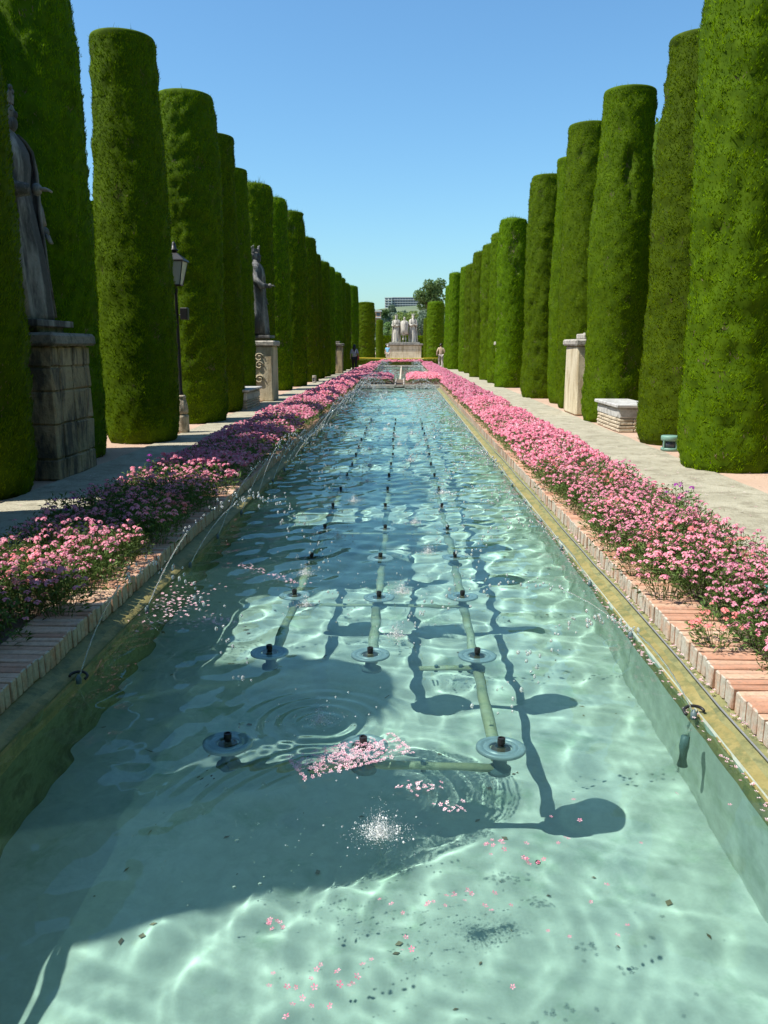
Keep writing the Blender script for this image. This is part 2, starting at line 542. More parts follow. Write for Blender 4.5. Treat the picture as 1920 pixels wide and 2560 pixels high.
def basin(x0, x1, y0, y1, fz, wall=0.25):
    f = grid_np('pool_floor', np.array([x0 - 0.1, x1 + 0.1]), np.linspace(y0 - 0.1, y1 + 0.1, 8), lambda X, Y: fz + 0 * X, M['floor'])
    receiver(tag(f, kind='structure'))
    mb = MB()
    wl = MB()
    zt = WZ + 0.02
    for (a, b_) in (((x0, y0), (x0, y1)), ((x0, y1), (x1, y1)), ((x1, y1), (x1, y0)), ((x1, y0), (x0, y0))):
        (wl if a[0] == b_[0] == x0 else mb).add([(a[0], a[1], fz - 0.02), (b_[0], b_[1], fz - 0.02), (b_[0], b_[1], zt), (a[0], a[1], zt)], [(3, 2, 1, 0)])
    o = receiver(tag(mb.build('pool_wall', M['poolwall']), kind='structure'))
    receiver(tag(wl.build('left_pool_wall', M['shade_algae_wall']), kind='structure'))
    return f, o
basin(WX0, WX1, PY0, PY1, FZ)
basin(PX0, PX1, FAR0, FAR1, -0.5)

# sloping ledge between coping and water
def ledge(name, x_out, x_in, y0, y1):
    ys = np.arange(y0, y1 + 0.01, 0.12)
    V, F, mi = [], [], []
    for y in ys:
        w1, w2 = rnd.uniform(-0.012, 0.012), rnd.uniform(-0.008, 0.008)
        xm = x_out + (x_in - x_out) * 0.52 + w1
        s = 1 if x_in > x_out else -1
        V += [(x_out - s * 0.04, y, COP_B + 0.004), (x_out + s * 0.012, y, COP_B - 0.002), (xm, y, WZ + 0.026 + w2 * 0.4),
              (x_in + w2, y, WZ + 0.010 + w2 * .2), (x_in + w2 * .5 + s * 0.010, y, WZ - 0.14)]
    for k in range(len(ys) - 1):
        for i in range(4):
            q = (k * 5 + i, k * 5 + i + 1, k * 5 + i + 6, k * 5 + i + 5)
            F.append(q if x_in > x_out else q[::-1])
            mi.append(0 if i < 2 else 1)
    me = mesh_np(name, V, [np.array(F)], [M['damp'], M['algae']], mi, smooth=True)
    return receiver(tag(link(bpy.data.objects.new(name, me)), kind='structure'))
ledge('left_ledge', PX0, WX0, PY0, PY1)
ledge('right_ledge', PX1, WX1, PY0, PY1)

# soil of the beds
def soil(name, x0, x1, y0, y1, z=0.03):
    xs = np.linspace(x0, x1, 8); ys = np.arange(y0, y1, 0.25)
    o = grid_np(name, xs, ys, lambda X, Y: z + 0.03 * np.sin(7 * X + 1.3 * np.sin(5 * Y)) * np.sin(6.1 * Y), M['soil'])
    return tag(o, kind='structure')
soil('left_bed_soil', BEDL[0], BEDL[1] + 0.03, 0.2, 68.4)
soil('right_bed_soil', BEDR[0] - 0.03, BEDR[1], 0.2, 68.4)
soil('far_bed_soil', PX0 - BRL, PX1 + BRL, PY1 + 0.25, FAR0 - 0.2, 0.05)
soil('end_bed_soil', PX0 - BRL, PX1 + BRL, FAR1 + 0.25, 68.6, 0.05)

# ------------------------------------------------------------------ water
wv = np.random.default_rng(5)
WAVES = []
for lam, slope, cnt in ((0.95, 0.004, 5), (0.55, 0.007, 6), (0.34, 0.011, 8), (0.22, 0.013, 8), (0.13, 0.006, 8), (0.07, 0.0015, 8)):
    for _ in range(cnt):
        l = lam * wv.uniform(0.8, 1.25)
        WAVES.append((2 * math.pi / l, wv.uniform(0, 2 * math.pi), wv.uniform(0, 6.28), slope * wv.uniform(0.6, 1.3) * l / (2 * math.pi)))
SPLASH = [(-0.07, 2.5, 1.0), (-0.35, 3.34, 0.7), (0.0, 5.29, 0.8), (-0.03, 4.44, 0.7), (-0.69, 5.73, 0.7), (0.2, 6.37, 0.7),
          (-0.6, 4.98, 0.5), (-0.55, 6.9, 0.6), (0.12, 7.5, 0.7)]
for k in range(26):
    SPLASH.append((wv.uniform(-0.75, 0.5), 8.3 + k * 0.92 + wv.uniform(-0.3, 0.3), wv.uniform(0.5, 0.9)))
DRIPS = [(0.24, 1.79, 0.40)]

def waves(X, Y):
    z = np.zeros_like(X)
    far = np.clip((Y - 3.0) / 9.0, 0, 1)
    amp = 0.66 + 1.3 * far
    calm = 1 + 1.5 * np.exp(-((X + 0.95) / 0.6) ** 2 - ((Y - 3.1) / 0.9) ** 2)
    for k, a, p, am in WAVES:
        if k < 9:
            am = am * (1 - 0.55 * far)
        if k > 20:
            am = am * calm * (1 + 0.5 * np.clip((Y - 3.4) / 2, 0, 1))
        z += am * np.sin(k * (X * math.cos(a) + Y * math.sin(a)) + p)
    z *= amp
    for sx, sy, s in SPLASH + DRIPS:
        m_ = np.abs(Y[:, 0] - sy) < 1.6
        if not m_.any():
            continue
        r = np.hypot(X[m_] - sx, Y[m_] - sy)
        kk = 2 * math.pi / (0.125 if s > 0.45 else 0.035)
        if s > 0.45:
            am = s * 0.0009
            if sx < -0.3 and sy < 3.6:
                am = 0.0024
                kk = 2 * math.pi / 0.08
            if s > 0.95:                                # the rings run out into the disturbed far side
                kk = 2 * math.pi / 0.085
                am = 0.00010 + 0.0036 * np.clip((Y[m_] - 2.83 - 0.36 * (X[m_] + 0.31)) / 0.10, 0, 1) * np.clip((-0.24 - X[m_]) / 0.12, 0, 1)
                r = np.maximum(r - 0.25, 0)
            z[m_] += am * np.exp(-((r - 0.22 * s) / (0.28 * s + 0.02)) ** 2) * np.cos(kk * r)
        else:
            z[m_] += 0.00012 * np.exp(-(r / 0.05) ** 2) * np.cos(kk * r)
    return WZ + z

xs = np.linspace(WX0 - 0.08, WX1 + 0.08, 300)
ys = [PY0 - 0.02]
while ys[-1] < PY1 + 0.02:
    ys.append(ys[-1] + 0.0043 * max(ys[-1], 2.2))
ys[-1] = PY1 + 0.02
water = grid_np('water', xs, np.array(ys), waves, M['water'])
water.cycles.is_caustics_caster = True
tag(water, kind='structure')
ys2 = np.linspace(FAR0, FAR1, 240)
fw_ = grid_np('far_water', np.linspace(PX0, PX1, 60), ys2, lambda X, Y: waves(X, Y * 0.37), M['water'])
tag(fw_, kind='structure')

# ------------------------------------------------------------------ brick coping
BRT, PITCHB = 0.0470, 0.0585
brick_meshes = []
for k in range(7):
    V, F = box((0, 0, 0), (BRL, BRT, COP_T - COP_B - 0.004), 0.005, 0, 0.0028)
    mi = [0] * len(F)
    mb = MB()
    for q in F:
        pass
    mb.add(V, F)
    for i, q in enumerate(mb.f):
        xs_ = [mb.v[j][0] for j in q]
        if max(xs_) < -BRL / 2 + 0.012:
            mb.m[i] = 1
    brick_meshes.append(mb.mesh('brick', [M['brick'], M['brick_limed']]))

def coping(name, x_in, side, y0, y1, n_obj):
    root = empty(name, (0, 0, 0), kind='structure')
    xc = x_in + side * BRL / 2
    # mortar core, recessed
    v, f = box((xc + side * 0.006, (y0 + y1) / 2, (COP_T + COP_B) / 2 - 0.012), (BRL - 0.04, y1 - y0, COP_T - COP_B - 0.010))
    MB().add(v, f).build('mortar_bed', M['mortar'], root)
    far = MB()
    k = 0
    y = y0 + 0.03
    fv, ff, fm = [], [], []
    while y < y1:
        if 2.3 < y < 2.3 + n_obj * PITCHB:
            o = bpy.data.objects.new('brick', brick_meshes[rnd.randrange(7)])
            o.location = (xc + rnd.uniform(-0.006, 0.006), y + rnd.uniform(-0.002, 0.002), (COP_T + COP_B) / 2 + rnd.uniform(-0.0035, 0.0035))
            o.rotation_euler = (rnd.uniform(-0.02, 0.02), rnd.uniform(-0.01, 0.01), (0 if side > 0 else math.pi) + rnd.uniform(-0.012, 0.012))
            link(o, root)
        else:
            v, f = box((xc + rnd.uniform(-0.006, 0.006), y, (COP_T + COP_B) / 2 + rnd.uniform(-0.003, 0.003)), (BRL, BRT, COP_T - COP_B - 0.004))
            far.add(v, f)
            for i in range(6):
                q = far.f[-6 + i]
                if all((far.v[j][0] - xc) * side < 0 for j in q):
                    far.m[-6 + i] = 1
        y += PITCHB
    tag(far.build('distant_bricks', [M['brick'], M['brick_limed']], root), kind='stuff')
    return root
coping('left_coping', PX0, -1, PY0, PY1, 145)
coping('right_coping', PX1, 1, PY0, PY1, 145)

# far end: stone coping with a gap for the channel, and the edge of the second pool
def end_kerb(name, x0, x1, y, depth=0.12, top=COP_T):
    v, f = box(((x0 + x1) / 2, y + depth / 2, top / 2 - 0.06), (x1 - x0, depth, top + 0.10), 0.012)
    return tag(MB().add(v, f).build(name, M['cornice_pale']), kind='structure')
end_kerb('end_kerb', PX0 - BRL, -0.34, PY1, top=0.07)
end_kerb('end_kerb', 0.06, PX1 + BRL, PY1, top=0.07)
end_kerb('second_pool_kerb', PX0 - BRL, PX1 + BRL, FAR0 - 0.22, 0.2)
end_kerb('second_pool_kerb', PX0 - BRL, PX1 + BRL, FAR1, 0.3, 0.1)
for s in (-1, 1):
    x = (PX0 - BRL / 2) if s < 0 else (PX1 + BRL / 2)
    v, f = box((x, (PY1 + FAR1) / 2 + 0.2, 0.0), (BRL, FAR1 - PY1 - 0.2, 0.12), 0.01)
    tag(MB().add(v, f).build('second_pool_kerb', M['mortar']), kind='structure')
mb = MB()
for x in (-0.34, 0.06):
    v, f = box((x + (0.03 if x > 0 else -0.03) * -1, (PY1 + FAR0) / 2, 0.03), (0.05, FAR0 - PY1, 0.11), 0.008); mb.add(v, f)
v, f = box((-0.14, (PY1 + FAR0) / 2, 0.0), (0.34, FAR0 - PY1, 0.05)); mb.add(v, f)
tag(mb.build('water_channel', M['cornice_pale']), kind='structure')
v, f = box((-0.14, (FAR0 + FAR1) / 2, -0.2), (0.09, FAR1 - FAR0, 0.42), 0.008)
tag(MB().add(v, f).build('channel_wall', M['kerb']), kind='structure')

# ================================================================== CYPRESS COLUMNS
PROF_T = np.array([0, .03, .10, .25, .50, .75, .93, .980, .993, 1.0])
PROF_R = np.array([.88, .95, .985, 1.0, .985, .925, .87, .855, .84, .80])
CR, CH = 0.60, 6.2

def crown_mesh(name, seed, nbl, patches=(), lump=1.0, big=1.0):
    g = np.random.default_rng(seed)
    WV3 = []
    for fr, am, cnt in ((1.8, .011, 5), (6, .0028, 8), (14, .0026, 12), (32, .0026, 14), (75, .0014, 14)):
        for _ in range(cnt):
            dv = g.normal(0, 1, 3); dv /= np.linalg.norm(dv)
            WV3.append((dv[0] * fr, dv[1] * fr, dv[2] * fr, g.uniform(0, 6.28), am))
    patches = list(patches)
    for _ in range(70):
        sz = g.uniform(.035, .11)
        patches.append((g.uniform(0, 6.28), g.uniform(.1, CH * .97), sz / CR, sz * g.uniform(.8, 1.8), g.uniform(.012, .035)))
    def rad(th, z):
        t = z / CH
        r = np.interp(t, PROF_T, PROF_R) * CR
        px_, py_ = np.cos(th) * CR, np.sin(th) * CR
        n = 0
        for kx, ky, kz, pp, am in WV3:
            n = n + am * np.sin(kx * px_ + ky * py_ + kz * z + pp)
        r = r + lump * n * np.clip((CH - z) / 0.2, 0.1, 1)
        for (t0, z0, wt, wz, d) in patches:
            dt = (th - t0 + math.pi) % (2 * math.pi) - math.pi
            q = (dt / wt) ** 2 + ((z - z0) / wz) ** 2 + 0.25 * np.sin(9 * dt + 11 * z)
            r = r - d * np.exp(-np.maximum(q, 0) ** 1.5)
        return r
    nt_, nz = 64, 84
    th = np.linspace(0, 2 * math.pi, nt_, endpoint=False)
    zz = np.concatenate([np.linspace(0.0, CH * 0.96, nz - 8), np.linspace(CH * 0.97, CH * 0.997, 8)])
    TH, ZZ = np.meshgrid(th, zz)
    RR = rad(TH, ZZ) - 0.012
    co = np.stack([RR * np.cos(TH), RR * np.sin(TH), ZZ], -1).reshape(-1, 3)
    i = np.arange(nz - 1)[:, None] * nt_ + np.arange(nt_)[None]
    j = np.arange(nz - 1)[:, None] * nt_ + (np.arange(nt_)[None] + 1) % nt_
    q = np.stack([i, j, j + nt_, i + nt_], -1).reshape(-1, 4)
    top = len(co)
    co = np.vstack([co, [[0, 0, CH * 0.995], [0, 0, 0.0]]])
    a = (nz - 1) * nt_ + np.arange(nt_); b = (nz - 1) * nt_ + (np.arange(nt_) + 1) % nt_
    tris = np.stack([a, b, np.full(nt_, top)], -1)
    a0 = np.arange(nt_); b0 = (np.arange(nt_) + 1) % nt_
    tris0 = np.stack([b0, a0, np.full(nt_, top + 1)], -1)
    # sprays
    ntop = int(nbl * 0.055)
    TB = g.uniform(0, 2 * math.pi, nbl)
    ZB = g.uniform(0.0, CH * 0.985, nbl)
    RB = rad(TB, ZB)
    TB[:ntop] = g.uniform(0, 2 * math.pi, ntop)
    ZB[:ntop] = CH * 0.985
    rt_ = np.sqrt(g.uniform(0, 1, ntop)) * CR * 0.80
    RB[:ntop] = rt_
    ZB[:ntop] = CH * np.interp(rt_ / CR, [0, 0.66, 0.8], [0.995, 0.988, 0.975])
    inpatch = np.zeros(nbl)
    for (t0, z0, wt, wz, d) in patches:
        dt = (TB - t0 + math.pi) % (2 * math.pi) - math.pi
        qv = (dt / wt) ** 2 + ((ZB - z0) / wz) ** 2 + 0.25 * np.sin(9 * dt + 11 * ZB)
        inpatch = np.maximum(inpatch, np.exp(-np.maximum(qv, 0) ** 1.5))
    er = np.stack([np.cos(TB), np.sin(TB), 0 * TB], -1)
    et = np.stack([-np.sin(TB), np.cos(TB), 0 * TB], -1)
    ez = np.array([0, 0, 1.0])
    isT = np.zeros(nbl, bool); isT[:ntop] = True
    wo = np.where(isT, g.uniform(-0.1, 0.25, nbl), g.uniform(0.02, 0.50, nbl))
    wu = np.where(isT, 1.0, g.uniform(0.45, 1.0, nbl))
    d = er * wo[:, None] + et * g.normal(0, 0.42, nbl)[:, None] + ez * wu[:, None]
    d /= np.linalg.norm(d, axis=1)[:, None]
    edge = ZB > CH * 0.95
    L = g.uniform(0.030, 0.058, nbl) * big * np.where(isT, g.uniform(.8, 2.0, nbl), 1.0) * np.where(g.uniform(0, 1, nbl) < 0.025, g.uniform(1.4, 2.2, nbl), 1.0)
    W = g.uniform(0.007, 0.0125, nbl) * big * np.where(isT, .7, 1.0)
    base = er * (RB - 0.018)[:, None] + ez * ZB[:, None]
    side = np.cross(d, er * 1.0 + 0.4 * g.normal(0, 1, (nbl, 3)))
    side /= np.linalg.norm(side, axis=1)[:, None] + 1e-9
    p0 = base
    p1 = base + d * (L * 0.5)[:, None] + side * (W / 2)[:, None]
    p2 = base + d * L[:, None]
    p3 = base + d * (L * 0.5)[:, None] - side * (W / 2)[:, None]
    keep = g.uniform(0, 1, nbl) > inpatch * 1.05 - 0.1
    twig = (~keep) & (g.uniform(0, 1, nbl) < 0.35)
    use = keep | twig
    bl = np.stack([p0, p1, p2, p3], 1)[use].reshape(-1, 3)
    mtw = np.where(twig[use], 2, 1)
    nb = len(bl) // 4
    off = len(co)
    co = np.vstack([co, bl])
    qb = off + np.arange(nb * 4).reshape(-1, 4)
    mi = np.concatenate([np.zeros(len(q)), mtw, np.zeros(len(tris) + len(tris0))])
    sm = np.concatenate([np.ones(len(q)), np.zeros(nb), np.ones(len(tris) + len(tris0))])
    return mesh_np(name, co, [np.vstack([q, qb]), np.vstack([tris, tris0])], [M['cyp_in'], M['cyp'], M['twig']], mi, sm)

PI = math.pi
CROWNS = {
    'smooth': crown_mesh('crown', 1, 78000),
    'rough': crown_mesh('crown', 2, 74000, [], 1.7),
    'hole': crown_mesh('crown', 3, 76000, [(0.0, 4.75, 0.20, 0.30, 0.14), (0.55, 1.2, 0.25, 0.3, 0.10), (0.15, 4.2, 0.1, 0.15, 0.08)], 1.2),
    'hightop': crown_mesh('crown', 4, 76000, [(0.0, 5.35, 0.17, 0.38, 0.13), (0.5, 5.7, 0.12, 0.2, 0.1)], 1.1),
    'far_a': crown_mesh('crown', 5, 24000, [], 1.5, 1.7),
    'far_hole': crown_mesh('crown', 6, 26000, [(0.0, 5.0, 0.40, 0.55, 0.10), (0.3, 4.3, 0.25, 0.3, 0.08)], 1.3, 1.7),
}
TR_V, TR_F = tube([(0, 0, -0.05), (0.02, 0, 0.5), (0, 0.02, 3.0), (0, 0, 5.2)], [0.13, 0.10, 0.07, 0.02], 9)
trunk_me = MB().add(TR_V, TR_F, 0, True).mesh('trunk', M['bark'])

def cypress(x, y, h, r, kind, face, label, group, lean=0.0):
    t = empty('cypress_column', (x, y, 0), label=label, cat='tree', group=group)
    c = bpy.data.objects.new('crown', CROWNS[kind])
    c.scale = (r / CR, r / CR, h / CH)
    c.rotation_euler = (0, lean, 0)
    c.rotation_euler = (rnd.uniform(-.012, .012), rnd.uniform(-.012, .012), face)
    c.scale = (r / CR * rnd.uniform(.95, 1.05), r / CR * rnd.uniform(.95, 1.05), h / CH)
    link(c, t)
    k = bpy.data.objects.new('trunk', trunk_me)
    k.scale = (1, 1, h / CH)
    link(k, t)
    return t
ORD = ['first', 'second', 'third', 'fourth', 'fifth', 'sixth', 'seventh', 'eighth', 'ninth', 'tenth', 'eleventh', 'twelfth', 'thirteenth', 'fourteenth', 'fifteenth', 'sixteenth', 'seventeenth']
TC = lambda x, y: math.atan2(-y, -x)            # angle that looks back at the camera
right = [(4.12, 10.6, 6.6, .60, 'rough', 2.2), (4.38, 13.4, 5.96, .60, 'hightop', 0.5), (4.29, 17.4, 6.36, .62, 'hole', 0.12), (4.45, 21.2, 6.67, .60, 'smooth', 1.0),
         (4.55, 23.1, 6.32, .58, 'smooth', 2.5), (4.17, 25.6, 6.36, .60, 'rough', 2.0), (4.04, 32.2, 6.11, .56, 'far_hole', 0.1), (4.12, 36, 6.11, .58, 'far_a', 0.8),
         (4.09, 39.5, 6.06, .58, 'far_hole', 0.4), (3.90, 43.1, 6.12, .56, 'far_hole', 0.25), (4.10, 49.5, 6.14, .58, 'far_a', 2.0), (4.00, 52.7, 6.3, .58, 'far_a', 3.0),
         (3.55, 58.3, 6.4, .55, 'far_a', 4.0), (3.48, 62, 5.85, .55, 'far_a', 5.0)]
notes = {0: 'huge clipped cypress cut by the right edge, nearest of right row', 1: 'tall clipped cypress behind the small green light, second of right row',
         2: 'clipped cypress with dark hole high up, behind the right stone bench', 3: 'clipped cypress directly behind the right statue pedestal',
         5: 'sixth clipped cypress of right row, twiggy at its top corner', 6: 'clipped cypress with large brown bare patch at top, right row',
         12: 'bright clipped cypress behind the walking person in tan clothes', 13: 'farthest clipped cypress of right row'}
for k, (x, y, h, r, kd, fo) in enumerate(right):
    cypress(x, y, h, r, kd, TC(x, y) + fo, notes.get(k, '%s clipped cypress column of right row counted from camera' % ORD[k]), 'clipped cypresses of right row')
left = [(-4.47, 8.45, 6.5, .62, 'smooth', 1), (-4.72, 11.45, 6.6, .60, 'rough', 2), (-4.24, 13.5, 6.05, .58, 'smooth', 3), (-4.22, 17.1, 6.24, .64, 'rough', 4),
        (-4.42, 20.0, 6.18, .60, 'smooth', 5), (-4.48, 22.2, 5.9, .58, 'smooth', 6), (-4.6, 26.3, 6.28, .60, 'far_a', 1), (-4.51, 30, 6.5, .60, 'far_a', 2),
        (-4.32, 33, 6.5, .64, 'far_hole', 3), (-4.28, 37.3, 6.1, .58, 'far_a', 4), (-4.41, 41, 5.82, .60, 'far_a', 5), (-4.35, 44, 5.76, .6, 'far_a', 0.3),
        (-4.38, 47, 5.8, .60, 'far_a', 0.9), (-4.15, 51, 5.84, .60, 'far_a', 1.7), (-4.18, 54, 5.78, .6, 'far_a', 2.6), (-4.14, 58, 5.74, .6, 'far_a', 3.3), (-3.85, 63, 5.9, .58, 'far_a', 4.1)]
notes = {0: 'dark clipped cypress cut by the left edge, nearest of left row', 1: 'tall dark clipped cypress behind the near statue and pedestal',
         2: 'half sunlit clipped cypress just before the street lamp', 3: 'dark broad clipped cypress behind the street lamp',
         5: 'clipped cypress just before the second statue on the left', 6: 'clipped cypress right behind the second statue on the left', 16: 'farthest clipped cypress of left row'}
for k, (x, y, h, r, kd, fo) in enumerate(left):
    cypress(x, y, h, r, kd, fo, notes.get(k, '%s clipped cypress column of left row counted from camera' % ORD[k]), 'clipped cypresses of left row')
for k, (x, y, h, lb) in enumerate([(-4.4, 1.98, 5.98, 'clipped cypress beside the camera whose shadow covers the nearest water'),
                                   (-4.4, 3.05, 5.9, 'clipped cypress beside the camera whose shadow falls across the first nozzles'),
                                   (-4.4, 5.4, 6.0, 'clipped cypress left of the picture shading the near flower bed'),
                                   (-4.4, 6.55, 6.1, 'clipped cypress left of the picture shading the path before the pedestal')]):
    cypress(x, y, h, .62, 'smooth', k * 1.7, lb, 'clipped cypresses of left row')
for x, y, h, lb in ((-8.2, 8.3, 12.0, 'tall wild cypress left of the picture shading the near statue'), (-8.6, 10.0, 10.5, 'second tall wild cypress left of the picture')):
    cypress(x, y, h, 1.0, 'rough', 0.4, lb, 'tall cypresses beyond the left row')
# broad clipped cylinders round the far square
for x, y, h, r, kd, lb in ((3.2, 85, 5.9, .88, 'far_a', 'broad clipped cypress drum right of the far monument'), (2.9, 105, 5.0, .40, 'far_a', 'slim clipped cypress between monument and broad right drum'),
                           (-3.75, 85, 5.85, .95, 'far_hole', 'broad clipped cypress drum left of the far monument'), (-2.95, 105, 4.8, .45, 'far_a', 'slim clipped cypress beside the broad left drum')):
    cypress(x, y, h, r, kd, 1.0, lb, 'clipped drums round the far square')

# ================================================================== FLOWER BEDS
def head(g, c, r, nfl, cup=0.5):
    """one dome-shaped cluster: nfl five-petalled florets"""
    V, F = [], []
    for k in range(nfl):
        a = 2.399963 * k + g.uniform(-.2, .2)
        s = math.sqrt((k + 0.4) / nfl)
        d = Vector((math.cos(a) * s, math.sin(a) * s, 0.55 + 0.45 * (1 - s * s))).normalized()
        p = Vector(c) + Vector((d.x * r, d.y * r, (d.z - 0.6) * r * 1.1))
        u = d.cross(Vector((0.3, 0.2, 1))).normalized()
        v = d.cross(u)
        fr = r * g.uniform(0.36, 0.48)
        a0 = g.uniform(0, 1.2)
        for q in range(5):
            an = a0 + q * 1.2566
            e = u * math.cos(an) + v * math.sin(an)
            n_ = u * -math.sin(an) + v * math.cos(an)
            b = len(V)
            V += [tuple(p), tuple(p + e * fr * 0.62 - n_ * fr * 0.42 + d * fr * 0.12), tuple(p + e * fr + d * fr * g.uniform(-.1, .2)), tuple(p + e * fr * 0.62 + n_ * fr * 0.42 + d * fr * 0.12)]
            F.append((b, b + 1, b + 2, b + 3))
    return V, F

def plant_meshes(seed, nheads, h0, h1, spread, nleaf, fm):
    g = random.Random(seed)
    fol, blo = MB(), MB()
    for k in range(nheads):
        a = g.uniform(0, 6.28); s = math.sqrt(g.uniform(0, 1)) * spread
        x, y = math.cos(a) * s, math.sin(a) * s
        z = g.uniform(h0, h1) * (1 - 0.45 * (s / spread) ** 2)
        v, f = head(g, (x, y, z), g.uniform(0.015, 0.024), g.randint(7, 10))
        blo.add(v, f)
        bx, by = x * 0.45, y * 0.45
        v, f = tube([(bx, by, 0.0), ((x + bx) / 2 + g.uniform(-.02, .02), (y + by) / 2, z * 0.55), (x, y, z - 0.012)], 0.0016, 3, False)
        fol.add(v, f)
    for k in range(max(1, nheads // 6)):              # spent brown heads
        a = g.uniform(0, 6.28); s = math.sqrt(g.uniform(0, 1)) * spread
        v, f = head(g, (math.cos(a) * s, math.sin(a) * s, g.uniform(h0, h1) * (.9 - 0.4 * (s / spread) ** 2)), g.uniform(0.009, 0.014), 6)
        fol.add(v, f, 1)
    for k in range(nleaf):
        a = g.uniform(0, 6.28); s = math.sqrt(g.uniform(0, 1)) * spread * 1.05
        z = g.uniform(0.02, h1 * 0.85) * (1 - 0.45 * (s / spread) ** 2)
        p = Vector((math.cos(a) * s, math.sin(a) * s, max(z, 0.01)))
        d = Vector((g.gauss(0, 1) + math.cos(a) * .6, g.gauss(0, 1) + math.sin(a) * .6, g.uniform(0.1, 1.4))).normalized()
        sd_ = d.cross(Vector((g.gauss(0, 1), g.gauss(0, 1), g.gauss(0, 1)))).normalized()
        L, W = g.uniform(0.03, 0.06), g.uniform(0.007, 0.013)
        q = p + d * L * 0.5 + Vector((0, 0, 0.004))
        b = [tuple(p), tuple(q + sd_ * W / 2), tuple(p + d * L - Vector((0, 0, L * .12))), tuple(q - sd_ * W / 2)]
        fol.add(b, [(0, 1, 2, 3)])
    return fol.mesh('foliage', [M['verb'], M['twig']]), blo.mesh('blossoms', fm)
PL = {}
PL['full'] = [plant_meshes(100 + k, 27, 0.19, 0.33, 0.16, 260, M['pink']) for k in range(6)]
PL['leafy'] = [plant_meshes(200 + k, 13, 0.19, 0.35, 0.17, 380, M['pink']) for k in range(4)]
PL['coral'] = [plant_meshes(300 + k, 20, 0.18, 0.28, 0.15, 240, M['coral']) for k in range(2)]
PL['purple'] = [plant_meshes(400 + k, 4, 0.24, 0.36, 0.12, 160, M['purple']) for k in range(2)]

def plant(kind, x, y, z, sc_, label, group):
    fo, bl = rnd.choice(PL[kind])
    t = empty('verbena_plant', (x, y, z), rnd.uniform(0, 6.28), label=label, cat='plant', group=group)
    t.scale = (sc_, sc_, sc_ * rnd.uniform(0.9, 1.15))
    link(bpy.data.objects.new('foliage', fo), t)
    tag(link(bpy.data.objects.new('blossoms', bl), t), kind='stuff')
    return t

NEAR_END = 9.2
def near_bed(x0, x1, y0, y1, side, label, group, lush):
    y = y0
    row = 0
    while y < y1:
        n = 4 if row % 2 else 5
        for i in range(n):
            u = (i + 0.5 * (row % 2) + 0.4 + rnd.uniform(-.25, .25)) / 5.0
            x = x0 + (x1 - x0) * u
            q = rnd.random() + 0.30 * math.sin(y * 2.3 + x * 3.1 + side)
            if y < (5.0 if side > 0 else 4.3) and rnd.random() < 0.75 and (x > BEDL[1] and x < BEDR[0]):
                continue
            kind = 'full' if q < lush else ('leafy' if q < 0.93 else 'coral')
            plant(kind, x, y + rnd.uniform(-.07, .07), 0.055 if (x > BEDL[1] and x < BEDR[0]) else 0.02, rnd.uniform(0.85, 1.12), label, group)
        y += 0.205
        row += 1
near_bed(BEDR[0] - 0.22, BEDR[1] - 0.03, 3.5, NEAR_END, 1, 'pink verbena plant in near end of right flower bed', 'verbena plants of right bed', 0.80)
near_bed(BEDL[0] + 0.05, BEDL[1] + 0.24, 3.1, NEAR_END - 0.8, -1, 'pink verbena plant in near end of left flower bed', 'verbena plants of left bed', 0.45)
for x, y, lb in ((1.80, 3.75, 'small pink verbena plant alone by bricks at right edge'), (1.86, 3.35, 'pink verbena plant cut by lower right picture edge')):
    plant('leafy', x, y, 0.02, 0.7, lb, 'verbena plants of right bed')
for x, y, lb in ((2.36, 7.1, 'purple verbena standing above the pinks beside right path'), (2.30, 6.75, 'purple verbena low among pinks beside right path'), (-2.66, 6.35, 'purple verbena at the shaded edge of left path'), (-2.5, 8.1, 'purple verbena in shaded part of left bed')):
    plant('purple', x, y, 0.06, 1.1, lb, 'purple verbenas')

